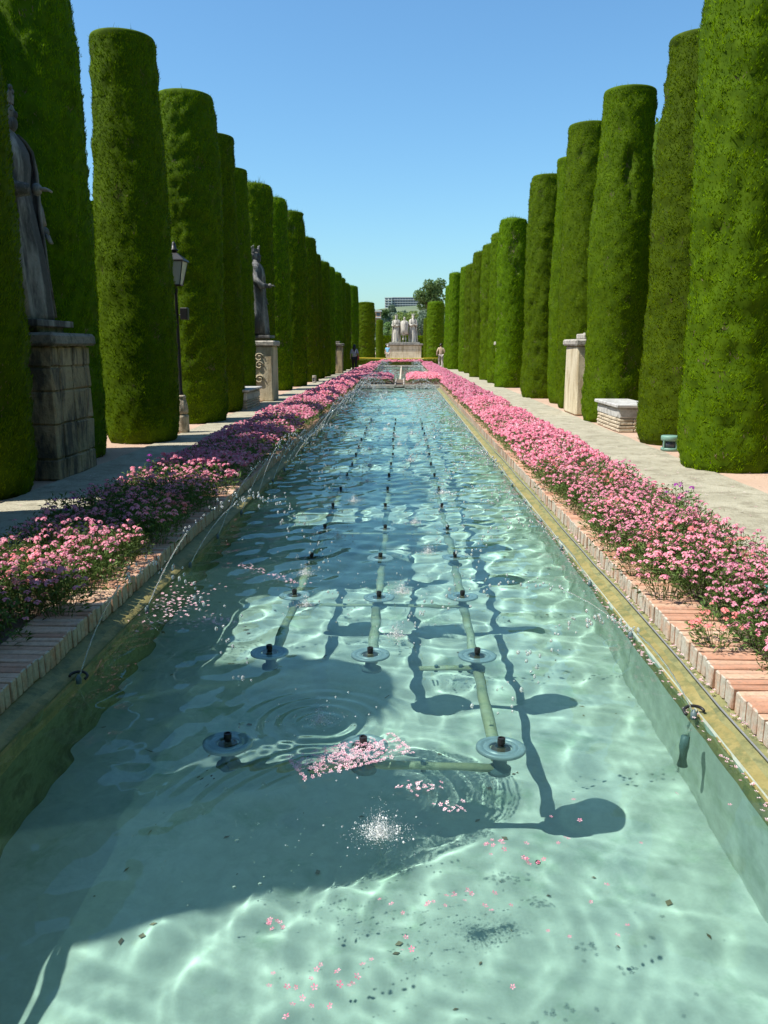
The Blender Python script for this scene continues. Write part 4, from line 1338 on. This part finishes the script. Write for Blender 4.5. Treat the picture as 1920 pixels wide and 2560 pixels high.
yl = 3.42
while yl < 31.5:
    jet(1, yl, rnd.uniform(.30, .45), rnd.uniform(.8, 1.3), yl < 9, rnd.uniform(-.05, .10))
    yl += 1.03
yl = FAR0 + 1
while yl < FAR1 - 1:
    for s in (-1, 1):
        jet(s, yl, rnd.uniform(.5, .8), rnd.uniform(.6, 1.0), False, 0)
    yl += 2.2

# ------------------------------------------------------------------ splashes
for k, (sx, sy, s) in enumerate(SPLASH):
    lab = 'largest white splash with flying drops in nearest water' if k == 0 else '%s white splash from camera where a jet falls into the pool' % ORDW(k)
    t = empty('water_splash', (sx, sy, WZ), label=lab, cat='splash', group='splashes in the pool')
    g = np.random.default_rng(900 + k)
    n = int((2600 if k == 0 else 1800) * s) if sy < 9 else 140
    rr = np.abs(g.normal(0, 0.024 * s + .010, n)) * np.where(g.uniform(0, 1, n) < .07, 2.6, 1.0); a = g.uniform(0, 6.28, n)
    P = np.stack([rr * np.cos(a) * 1.25, rr * np.sin(a), np.maximum(0.0, g.exponential(0.018, n) - 0.004) * (1.2 - rr / rr.max())], -1)
    q = np.where(g.uniform(0, 1, n) < .03, g.uniform(.003, .005, n), g.uniform(.0006, .0015, n)) * (1 if sy < 9 else 3.5)
    tag(link(bpy.data.objects.new('foam', drops_mesh('foam', P, q, M['foam'], False)), t), kind='stuff')
    n = (12 if k == 0 else int(70 * s)) if sy < 9 else 24
    rr = np.abs(g.normal(0, 0.20, n)) + 0.02; a = g.uniform(0, 6.28, n)
    P = np.stack([rr * np.cos(a) - 0.05, rr * np.sin(a), np.where(g.uniform(0, 1, n) < .5, 0.0, g.exponential(0.06, n))], -1)
    q = g.uniform(.0018, .0052, n) * (1 if sy < 9 else 1.6)
    tag(link(bpy.data.objects.new('droplets', drops_mesh('droplets', P, q, M['drop'], False)), t), kind='stuff')
# fine spray hanging over the pool, its white colour standing in for sun glints
g = np.random.default_rng(55)
n = 900
yy = 4.5 + 27 * g.uniform(0, 1, n) ** 0.8; xx_ = g.uniform(WX0 + .05, WX1 - .05, n)
P = np.stack([xx_, yy, WZ + g.exponential(0.13, n)], -1)
q = (g.uniform(.0016, .0040, n)) * (0.6 + yy / 12)
tag(link(bpy.data.objects.new('spray', drops_mesh('spray', P, q, M['foam'], False))), 'fine white spray drops in the air over the pool', 'spray', kind='stuff')
# bubbles drifting on the near water
g = np.random.default_rng(77)
n = 75
bx = g.normal(-0.48, 0.22, n); by = g.normal(2.56, 0.20, n)
P = np.stack([bx, by, np.full(n, WZ + 0.0005)], -1)
q = np.where(g.uniform(0, 1, n) < .12, g.uniform(.005, .008, n), g.uniform(.0018, .0036, n))
tag(link(bpy.data.objects.new('bubbles', drops_mesh('bubbles', P, q, M['bubble'], True))), 'small bubbles drifting on water round the nearest splash', 'bubbles', kind='stuff')

# ------------------------------------------------------------------ floating petals
def petals(name, P, r, label, tilt=0.25, fm='paleflower', seed=0):
    g = random.Random(seed)
    V, F = [], []
    for (x, y) in P:
        z = WZ + 0.010 + g.uniform(0, .004)
        fr = r * g.uniform(.75, 1.25)
        a0 = g.uniform(0, 6.28)
        nx_, ny_ = g.gauss(0, tilt), g.gauss(0, tilt)
        for q in range(5):
            an = a0 + q * 1.2566
            b = len(V)
            for (rr, da) in ((.12, 0), (.75, -.38), (1.0, 0), (.75, .38)):
                px, py = fr * rr * math.cos(an + da), fr * rr * math.sin(an + da)
                V.append((x + px, y + py, z + px * nx_ + py * ny_ + .002 * rr))
            F.append((b, b + 1, b + 2, b + 3))
    o = bpy.data.objects.new(name, mesh_np(name, V, [np.array(F)], M[fm]))
    return tag(link(o), label, 'petals', kind='stuff')
g = np.random.default_rng(8)
n = 430
u = g.normal(0, 1, n); v_ = g.normal(0, 1, n)
ang = R(28)
px = np.clip(u, -1.7, 1.7) * .135; py = np.clip(v_, -1.5, 1.5) * .062
P = [(-.20 + a * math.cos(ang) - b * math.sin(ang), 3.03 + a * math.sin(ang) + b * math.cos(ang)) for a, b in zip(px, py)]
petals('floating_petals', P, .0085, 'dense raft of pink petals floating between first nozzles', .35, 'paleflower', 1)
P = [(.07 + g.normal(0, .05), 2.80 + g.normal(0, .025)) for _ in range(26)] + [(.16 + g.normal(0, .04), 2.66 + g.normal(0, .02)) for _ in range(16)]
petals('floating_petals', P, .008, 'small cluster of pink petals right of the nearest splash', .3, 'paleflower', 2)
P = [(-1.42 + g.normal(0, .13), 5.0 + g.normal(0, .22)) for _ in range(150)] + [(-1.12 + g.normal(0, .10), 4.62 + g.normal(0, .06)) for _ in range(60)]
petals('floating_petals', P, .0095, 'pale pink petals floating beside left pool edge', .2, 'paleflower', 3)
P = [(-.86 - .36 * t_ + g.normal(0, .02), 5.62 + .35 * t_ + g.normal(0, .03)) for t_ in g.uniform(-.6, 1, 80)]
petals('floating_petals', P, .0095, 'thin line of pink petals floating near left nozzle column', .2, 'paleflower', 4)
P = []
for (cx, cy, nn_, s) in ((-.05, 2.12, 3, .03), (-.35, 2.05, 9, .02), (.30, 2.44, 8, .03), (.40, 2.35, 6, .02), (.52, 2.5, 4, .05), (.16, 2.18, 5, .03), (.25, 2.15, 5, .03), (.06, 2.15, 4, .04), (.62, 2.05, 2, .02),
                         (-.13, 1.84, 4, .02), (-.24, 1.80, 14, .045), (-.05, 1.90, 2, .02), (.0, 1.98, 3, .04), (.65, 2.7, 3, .1), (.95, 2.6, 3, .15), (.5, 2.2, 3, .1), (.3, 2.0, 4, .12)):
    P += [(cx + g.normal(0, s), cy + g.normal(0, s * .8)) for _ in range(nn_)]
petals('scattered_petals', P, .0082, 'single pink petals scattered on the sunlit near water', .25, 'pink', 5)
P = [(g.uniform(WX1 - .06, WX1 - .005), y + g.normal(0, .06)) for y in g.uniform(2.3, 8.5, 260)]
petals('edge_petals', P, .008, 'petals gathered along the right water edge', .2, 'paleflower', 6)
P = [(g.uniform(PX1 - .035, PX1 - .008), y) for y in g.uniform(2.6, 7, 150)]
o = petals('fallen_petals', P, .009, 'petals fallen on the ledge under the right bricks', .3, 'paleflower', 7)
o.location.z = COP_B + .012 - (WZ + .006)
v, f = ellipsoid((.43, 2.36, WZ + .002), (.009, .009, .008), 10, 8)
tag(MB().add(v, f, 0, True).build('floating_seed', M['black']), 'small round dark seed floating among scattered petals', 'seed')
V = [(0, 0, .004), (.03, .014, .012), (.062, .003, .005), (.03, -.014, .009)]
tag(MB().add(V, [(0, 1, 2, 3)]).build('dry_leaf', M['twig'], None, (1.515, 4.13, COP_T + .004), .2), 'curled dry leaf lying on the right brick coping', 'leaf')

# fallen needles, twigs and petals on the paths
g = np.random.default_rng(66)
for nm, xa, xb in (('left', PATHL[0] - .5, PATHL[1]), ('right', PATHR[0], PATHR[1] + .5)):
    n = 1500
    X = g.uniform(xa, xb, n); Y = 3 + 27 * g.uniform(0, 1, n) ** 1.5
    ed = g.uniform(0, 1, n) < .45
    X = np.where(ed, np.where(g.uniform(0, 1, n) < .5, xa + np.abs(g.normal(0, .25, n)), xb - np.abs(g.normal(0, .15, n))), X)
    a = g.uniform(0, 6.28, n); l = g.uniform(.006, .028, n); w_ = g.uniform(.002, .007, n)
    dx, dy = np.cos(a), np.sin(a)
    z = 0.0165 + g.uniform(0, .004, n)
    co = np.stack([np.stack([X - dx * l, Y - dy * l, z], -1), np.stack([X - dy * w_, Y + dx * w_, z + .002], -1), np.stack([X + dx * l, Y + dy * l, z], -1), np.stack([X + dy * w_, Y - dx * w_, z + .002], -1)], 1).reshape(-1, 3)
    mi = (g.uniform(0, 1, n) < .3).astype(int)
    o = bpy.data.objects.new('path_litter', mesh_np('path_litter', co, [np.arange(n * 4).reshape(-1, 4)], [M['twig'], M['paleflower']], mi))
    tag(link(o), 'dry needles and petals littering the %s path' % nm, 'litter', kind='stuff')
# sunken leaves and grit on the pool floor
n = 260
X = g.uniform(WX0, WX1, n); Y = 1.5 + 14 * g.uniform(0, 1, n) ** 1.6; a = g.uniform(0, 6.28, n); l = g.uniform(.004, .022, n); w_ = l * g.uniform(.3, .7, n)
dx, dy = np.cos(a), np.sin(a); z = np.full(n, FZ + .006)
co = np.stack([np.stack([X - dx * l, Y - dy * l, z], -1), np.stack([X - dy * w_, Y + dx * w_, z + .003], -1), np.stack([X + dx * l, Y + dy * l, z], -1), np.stack([X + dy * w_, Y - dx * w_, z + .003], -1)], 1).reshape(-1, 3)
receiver(tag(link(bpy.data.objects.new('sunken_litter', mesh_np('sunken_litter', co, [np.arange(n * 4).reshape(-1, 4)], M['twig']))), 'sunken leaves and grit on the pool floor', 'litter', kind='stuff'))

# inlet pipes under the water beside the ledges
mb = MB(); v, f = tube([(0, 0, -.34), (0, 0, -.14), (.01, .02, -.06)], [.022, .022, .018], 10); mb.add(v, f, 0, True)
t = empty('inlet_pipe', (1.2, 3.30, WZ - .02), label='dark inlet pipe standing under water by right ledge', cat='pipe')
receiver(mb.build('standpipe', M['hub'], t))

# ================================================================== FAR SQUARE
def hedge_box(name, x0, x1, y0, y1, h, mat, n, label, bl=0.09, cat='hedge'):
    g = np.random.default_rng(int(abs(x0 * 7 + y0)))
    root = empty(name, ((x0 + x1) / 2, (y0 + y1) / 2, 0), label=label, cat=cat)
    wx, wy = (x1 - x0) / 2, (y1 - y0) / 2
    v, f = box((0, 0, h / 2), (2 * wx, 2 * wy, h), 0.05, 0, 0.03)
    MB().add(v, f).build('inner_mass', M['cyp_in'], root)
    P = np.stack([g.uniform(-wx, wx, n), g.uniform(-wy, wy, n), g.uniform(0, h, n)], -1)
    fc = g.integers(0, 3, n)
    P[fc == 0, 1] = -wy
    P[fc == 1, 2] = h
    P[(fc == 2), 0] = np.where(g.uniform(0, 1, (fc == 2).sum()) < .5, -wx, wx)
    d = g.normal(0, .6, (n, 3)) + np.array([0, -.4, .7]); d /= np.linalg.norm(d, axis=1)[:, None]
    s = np.cross(d, g.normal(0, 1, (n, 3))); s /= np.linalg.norm(s, axis=1)[:, None]
    L = g.uniform(.6, 1.3, n)[:, None] * bl; W = L * .35
    co = np.stack([P, P + d * L * .5 + s * W, P + d * L, P + d * L * .5 - s * W], 1).reshape(-1, 3)
    o = bpy.data.objects.new('leaves', mesh_np('leaves', co, [np.arange(len(co)).reshape(-1, 4)], mat))
    tag(link(o, root), kind='stuff')
hedge_box('box_hedge', -5.2, -1.9, 71.2, 72.0, 0.50, M['boxhedge'], 2600, 'low yellowish box hedge left of the far pool end')
hedge_box('box_hedge', -1.9, 2.0, 71.25, 71.95, 0.47, M['boxhedge'], 2600, 'low yellowish box hedge in front of the monument')
hedge_box('box_hedge', 2.0, 3.3, 71.2, 72.0, 0.50, M['boxhedge'], 1400, 'short piece of low box hedge beside person in tan')
hedge_box('sky_screen_hedge', -9.6, -8.4, -8, 76, 5.3, M['cyp'], 16000, 'long dark hedge seen in gaps behind the left cypresses', .16)
hedge_box('sky_screen_hedge', -11, 11, -7.5, -6.3, 9.0, M['cyp'], 3000, 'tall unseen hedge added behind the camera to block sky light', .25)  # unseen hedge added to lower the sky fill
hedge_box('sky_screen_hedge', 8.6, 9.8, -6, 76, 9.0, M['cyp'], 16000, 'long dark hedge behind the right cypresses', .16)  # height raised to block low sky light from the right
hedge_box('clipped_hedge', -3.5, 4.0, 116, 117, 2.9, M['cyp'], 4000, 'dark tall clipped hedge closing the square behind monument', .2)
v, f = tube([(-3.9, 71.0, .62), (-1.0, 71.0, .58), (2.0, 71.0, .60), (3.0, 71.0, .62)], .022, 6)
t = empty('barrier_rope', (0, 0, 0), label='yellow barrier rope stretched before the low hedge', cat='barrier')
MB().add(v, f, 0, True).build('rope', M['yellow'], t)
for x in (-3.9, 3.0):
    v, f = tube([(x, 71.0, 0), (x, 71.0, .66)], .02, 6); MB().add(v, f).build('stake', M['iron'], t)

# monument
t = empty('monument_pedestal', (.13, 96.2, 0), label='wide stone pedestal carrying three statues at the far end', cat='pedestal')
v, f = box((0, 0, .14), (4.0, 2.6, .28), .03); MB().add(v, f).build('footing', M['ashlar_pale'], t)
g = random.Random(5)
v, f = box((0, 0, 1.0), (3.72, 2.3, 1.5)); MB().add(v, f).build('core', M['mortar'], t)
for a, b in ((.28, .75), (.75, 1.22), (1.22, 1.68)):
    course_blocks(t, -1.9, 1.9, -1.2, 1.2, a, b, M['ashlar_pale'], g, .95, .012, .012)
v, f = box((0, 0, 1.80), (4.2, 2.7, .20), .05); MB().add(v, f).build('cornice', M['cornice'], t)
v, f = box((0, 0, 1.96), (3.5, 2.2, .14), .03); MB().add(v, f).build('plinth', M['cornice'], t)
statue(-.80, 96.2, 2.05, R(180 - 20), 3.15, 'left robed statue of the far trio, crowned', M['statue_far'], arm=2, group='statues of the monument', slim=0.84)
statue(.13, 96.0, 2.05, R(0), 3.0, 'middle statue of the far trio, bare legs below tunic', M['statue_far'], style='tunic', crown=False, arm=2, group='statues of the monument', slim=0.84)
statue(1.10, 96.2, 2.05, R(180 + 15), 3.25, 'right robed statue of the far trio, holding both hands together', M['statue_far'], arm=2, group='statues of the monument', slim=0.84)

# ------------------------------------------------------------------ people
def skin(name, nodes, edges, mat, parent, root, sub=2):
    bm = bmesh.new()
    ly = bm.verts.layers.skin.verify()
    vs = {}
    for k, (p, r) in nodes.items():
        vv = bm.verts.new(p)
        vv[ly].radius = (r, r)
        vv[ly].use_root = (k == root)
        vs[k] = vv
    for a, b in edges:
        bm.edges.new((vs[a], vs[b]))
    me = bpy.data.meshes.new(name)
    bm.to_mesh(me); bm.free()
    me.materials.append(mat)
    o = bpy.data.objects.new(name, me)
    md = o.modifiers.new('skin', 'SKIN'); md.use_smooth_shade = True
    md = o.modifiers.new('sub', 'SUBSURF'); md.levels = sub; md.render_levels = sub
    return link(o, parent)

def person(x, y, face, H, label, skin_c, top_c, leg_c, hair_c, hair_len=0, stride=.16, shorts=False, arms='down', sleeves=.5, stripe=None, bag=None):
    t = empty('person', (x, y, 0), face, label=label, cat='person')
    t.scale = (H / 1.75,) * 3
    ms = plain('skin_tone', skin_c, .6, 0, .08)
    mt = plain('top_cloth', top_c, .85, 0, .12) if stripe is None else stripe
    ml = plain('leg_cloth', leg_c, .85, 0, .12)
    mh = plain('hair_tone', hair_c, .6, 0, .2)
    sf, sb = stride, -stride
    n = {'pel': ((0, 0, .95), .13), 'wai': ((0, 0, 1.10), .115), 'che': ((0, 0, 1.30), .135), 'neb': ((0, -.005, 1.46), .06), 'nec': ((0, 0, 1.53), .05), 'hea': ((0, .015, 1.63), .085), 'top': ((0, .01, 1.70), .07)}
    e = [('pel', 'wai'), ('wai', 'che'), ('che', 'neb'), ('neb', 'nec'), ('nec', 'hea'), ('hea', 'top')]
    for s, nm, q in ((-1, 'l', sf), (1, 'r', sb)):
        n[nm + 'hip'] = ((s * .095, 0, .90), .09); n[nm + 'thi'] = ((s * .10, q * .35, .70), .078); n[nm + 'kne'] = ((s * .10, q * .6 + .03, .50), .055)
        n[nm + 'cal'] = ((s * .10, q * .75, .33), .052); n[nm + 'ank'] = ((s * .10, q * 1.1 - .02, .09), .036); n[nm + 'too'] = ((s * .11, q * 1.1 + .13, .035), .035)
        e += [('pel', nm + 'hip'), (nm + 'hip', nm + 'thi'), (nm + 'thi', nm + 'kne'), (nm + 'kne', nm + 'cal'), (nm + 'cal', nm + 'ank'), (nm + 'ank', nm + 'too')]
        n[nm + 'sho'] = ((s * .17, 0, 1.41), .062)
        if arms == 'hip' and s > 0 or arms == 'bent':
            el, ha = (s * .27, -.06, 1.17), (s * .17, .12, 1.06)
        else:
            el, ha = (s * .235, -.02, 1.15), (s * .25, .05 - q * .5, .91)
        n[nm + 'elb'] = (el, .042); n[nm + 'wri'] = (ha, .03)
        hd = Vector(ha) + (Vector(ha) - Vector(el)).normalized() * .09
        n[nm + 'han'] = (tuple(hd), .032)
        e += [('che', nm + 'sho'), (nm + 'sho', nm + 'elb'), (nm + 'elb', nm + 'wri'), (nm + 'wri', nm + 'han')]
    skin('body', n, e, ms, t, 'pel')
    # clothes: the same skeleton, a little wider, cut at hem, cuffs and neck
    c, ce = {}, []
    for k in ('pel', 'wai', 'che', 'neb'):
        c[k] = (n[k][0], n[k][1] + .022)
    ce += [('pel', 'wai'), ('wai', 'che'), ('che', 'neb')]
    for nm in 'lr':
        c[nm + 'sho'] = (n[nm + 'sho'][0], n[nm + 'sho'][1] + .018)
        a, b = Vector(n[nm + 'sho'][0]), Vector(n[nm + 'elb'][0])
        if sleeves > 0:
            p = a + (b - a) * min(1, sleeves * 1.2)
            c[nm + 'cuf'] = (tuple(p), .058)
            ce += [('che', nm + 'sho'), (nm + 'sho', nm + 'cuf')]
            if sleeves > .9:
                c[nm + 'wcu'] = (n[nm + 'wri'][0], .045); ce.append((nm + 'cuf', nm + 'wcu'))
        else:
            ce.append(('che', nm + 'sho'))
    skin('shirt', c, ce, mt, t, 'pel')
    c, ce = {'pel': ((0, 0, .97), .148)}, []
    for nm in 'lr':
        seq = ['hip', 'thi', 'kne'] + ([] if shorts else ['cal', 'ank'])
        pv = 'pel'
        for q in seq:
            c[nm + q] = (n[nm + q][0], n[nm + q][1] + (.03 if shorts else .024))
            ce.append((pv, nm + q)); pv = nm + q
    skin('trousers', c, ce, ml, t, 'pel')
    mb = MB()
    v, f = ellipsoid((0, -.012, 1.665), (.095, .105, .098), 14, 10); mb.add(v, f, 0, True)
    if hair_len:
        v, f = loft([(1.63 - hair_len, .06, .03, 0, -.085, .05, 7, 0), (1.55, .10, .05, 0, -.07, .05, 7, 0), (1.66, .095, .07, 0, -.045, 0, 7, 0)], 16); mb.add(v, f, 0, True)
    mb.build('hair', mh, t)
    mb = MB()
    v, f = ellipsoid((0, .10, 1.62), (.014, .02, .022), 8, 6); mb.add(v, f, 0, True)
    for s in (-1, 1):
        v, f = ellipsoid((s * .088, .01, 1.63), (.012, .02, .03), 8, 6); mb.add(v, f, 0, True)
    mb.build('nose_and_ears', ms, t)
    if bag:
        mb = MB()
        bx_, by_, bz_ = bag[0]
        v, f = box((bx_, by_, bz_), (.10, .26, .30), .03); mb.add(v, f)
        v, f = tube([(bx_, by_ - .08, bz_ + .14), (bx_ * .7, -.02, 1.48), (bx_, by_ + .08, bz_ + .14)], .012, 5); mb.add(v, f)
        mb.build('shoulder_bag', plain('bag_cloth', bag[1], .7), t)
    return t
m, tt, b = newmat('striped_cloth')
wvn = tt.nodes.new('ShaderNodeTexWave'); wvn.bands_direction = 'X'; wvn.inputs['Scale'].default_value = 9; wvn.inputs['Distortion'].default_value = .4
tt.links.new(coords(tt), wvn.inputs[0])
tt.links.new(mixc(tt, ramp(tt, wvn.outputs[1], [(.35, 0.0), (.6, 1.0)]), (.05, .05, .09), (.55, .53, .56)), b.inputs['Base Color']); b.inputs['Roughness'].default_value = .9
person(-2.95, 51.2, 0, 1.66, 'person with dark hair and striped top walking away on left path', (.42, .26, .18), (.4, .4, .45), (.012, .012, .016), (.01, .008, .008), .32, .14, False, 'down', .9, m, ((.25, .0, .92), (.30, .03, .03)))
person(-1.55, 84.5, PI, 1.74, 'person in light blue shirt and beige shorts left of monument', (.58, .36, .27), (.22, .50, .72), (.50, .43, .33), (.5, .48, .46), 0, .03, True, 'down', .45)
person(2.72, 61.2, 0, 1.76, 'person in tan top and pale trousers walking on right path', (.45, .28, .2), (.52, .38, .26), (.42, .37, .34), (.02, .014, .01), 0, .10, False, 'bent', .95, None, ((-.27, .04, 1.05), (.30, .2, .13)))
person(3.35, 113.5, PI * .6, 1.74, 'person in grey shirt standing right of monument', (.5, .32, .24), (.45, .46, .48), (.5, .47, .42), (.3, .28, .26), 0, .04, True, 'down', .5)

# ------------------------------------------------------------------ background trees, hill and houses
def leaf_cloud(seed, n, blobs, L):
    g = np.random.default_rng(seed)
    co = []
    per = n // len(blobs)
    for (c, r) in blobs:
        d = g.normal(0, 1, (per, 3)); d /= np.linalg.norm(d, axis=1)[:, None]
        rr = r * (0.55 + 0.5 * g.uniform(0, 1, per) ** .5)
        P = np.array(c) + d * rr[:, None] * np.array([1, 1, .85])
        nrm = d + g.normal(0, .6, (per, 3)); nrm /= np.linalg.norm(nrm, axis=1)[:, None]
        u = np.cross(nrm, g.normal(0, 1, (per, 3))); u /= np.linalg.norm(u, axis=1)[:, None]
        v = np.cross(nrm, u)
        l = (g.uniform(.6, 1.3, per) * L)[:, None]
        co.append(np.stack([P - u * l * .5, P + v * l * .35, P + u * l * .5, P - v * l * .35], 1))
    return np.concatenate(co).reshape(-1, 3)

def tree(x, y, z0, h, r, mat, label, seed, n=3000, L=.3, trunk=.4, nb=16):
    g = random.Random(seed)
    t = empty('broadleaf_tree', (x, y, z0), label=label, cat='tree', group='trees beyond the square')
    bl = []
    for k in range(nb):
        a = g.uniform(0, 6.28); s = math.sqrt(g.uniform(0, 1)) * r * .72
        bl.append(((math.cos(a) * s, math.sin(a) * s, h * trunk + r * .35 + g.uniform(0, 1) * (h * (1 - trunk) - r * .7)), r * g.uniform(.28, .48)))
    co = leaf_cloud(seed, n, bl, L)
    tag(link(bpy.data.objects.new('crown', mesh_np('crown', co, [np.arange(len(co)).reshape(-1, 4)], mat)), t))
    mb = MB(); v, f = tube([(0, 0, -.3), (.1, 0, h * trunk * .6), (0, .1, h * trunk * 1.15), (.05, 0, h * .8)], [r * .11, r * .085, r * .065, r * .02], 9); mb.add(v, f, 0, True)
    mb.build('trunk', M['bark'], t)
    for k in range(5):
        c, rr = bl[k]
        v, f = tube([(0, 0, h * trunk), ((c[0]) * .5, c[1] * .5, h * trunk + (c[2] - h * trunk) * .6), c], [r * .05, r * .035, r * .012], 6)
        MB().add(v, f, 0, True).build('limb', M['bark'], t)
    return t
tree(4.7, 150, 0, 13.4, 2.9, M['treeleaf'], 'round dark plane tree rising above the right cypress drum', 1, 4200, .42, .48, 22)
tree(.9, 190, 0, 10.6, 3.1, M['treeleaf_y'], 'bright green tree directly behind the three statues', 2, 3200, .45, .3)
tree(3.2, 135, 0, 7.4, 2.0, M['treeleaf_b'], 'pale green tree behind the right statue of the trio', 3, 2600, .32, .2)
tree(4.6, 128, 0, 6.2, 1.7, M['treeleaf'], 'dark small tree between the trio and right drum', 9, 1800, .3, .2)
tree(-2.1, 170, 0, 6.6, 2.6, M['treeleaf'], 'green tree left of the trio above the hedge', 4, 2600, .4, .2)
tree(-.6, 140, 0, 5.4, 1.8, M['treeleaf_y'], 'small leafy tree behind the left statue of the trio', 5, 2000, .32, .2)
# hill with houses and a wood
hx = np.linspace(-700, 700, 50); hy = np.concatenate([np.linspace(230, 900, 18), np.linspace(980, 2400, 14)])
def hz(X, Y):
    return np.clip((Y - 260) / 760, 0, 1) ** 1.2 * 47 + 3 * np.sin(X / 90) * np.clip((Y - 300) / 300, 0, 1) - 0.5 + np.clip((X + 40) / 300, -.25, .1) * np.clip((Y - 500) / 400, 0, 1) * 40
tag(grid_np('hill', hx, hy, hz, M['hill']), kind='structure')
g = np.random.default_rng(12)
co = []
for k in range(420):
    y = g.uniform(280, 640); x = g.uniform(-.09, .09) * y + 2
    z = float(hz(np.array([[x]]), np.array([[y]]))[0, 0]); r = g.uniform(2.5, 5)
    co.append(leaf_cloud(1000 + k, 60, [((x, y, z + r * .8), r)], 2.2))
co = np.concatenate(co)
tag(link(bpy.data.objects.new('far_wood', mesh_np('far_wood', co, [np.arange(len(co)).reshape(-1, 4)], M['treeleaf_b']))), 'blue green woods covering the far hillside', 'woods', kind='stuff')
for x, y, z, h, r, mt, lb, sd_ in ((-9.7, 720, 25, 11.5, 5.5, 'treeleaf_b', 'rounded tree on the hill below the far apartment block', 21), (-13.5, 560, 16.5, 9.5, 4.5, 'treeleaf', 'dark tree on the hill left of the trio', 22)):
    tree(x, y, z, h, r, M[mt], lb, sd_, 1800, 1.1, .2, 12)

def building(x, y, z, wx, wy, h, storeys, bays, mat, label, recess=True):
    t = empty('apartment_building', (x, y, z), label=label, cat='building', group='buildings on the far hill')
    v, f = box((0, 0, h / 2 - 8), (wx, wy, h + 16)); MB().add(v, f).build('wall', mat, t)
    v, f = box((0, 0, h + .35), (wx + .8, wy + .8, .7)); MB().add(v, f).build('roof', M['render_white'], t)
    sh = h / storeys
    for s in range(storeys):
        v, f = box((0, -wy / 2 - .5, s * sh + .25), (wx + .3, 1.0, .5)); MB().add(v, f).build('balcony_band', M['render_white'], t)
        for k in range(bays):
            bw = wx / bays
            v, f = box((-wx / 2 + (k + .5) * bw, -wy / 2 - .02, s * sh + sh * .55), (bw * .66, .3, sh * .52))
            MB().add(v, f).build('window', M['window'], t)
    return t
building(4.5, 1180, 55.0, 40, 14, 13.0, 4, 11, M['render_grey'], 'long grey apartment block on hill above the statues')
building(-20.5, 1172, 54.0, 9.5, 14, 13.2, 4, 2, M['render_white'], 'white end tower of the hill apartment block, with open balconies')
building(25.5, 1176, 58.0, 5, 12, 14.5, 4, 1, M['render_white'], 'slim white stair tower at right end of apartment block')
building(-13.5, 420, 12.5, 5, 6, 6, 2, 2, M['render_orange'], 'small orange house between left cypress and trees')
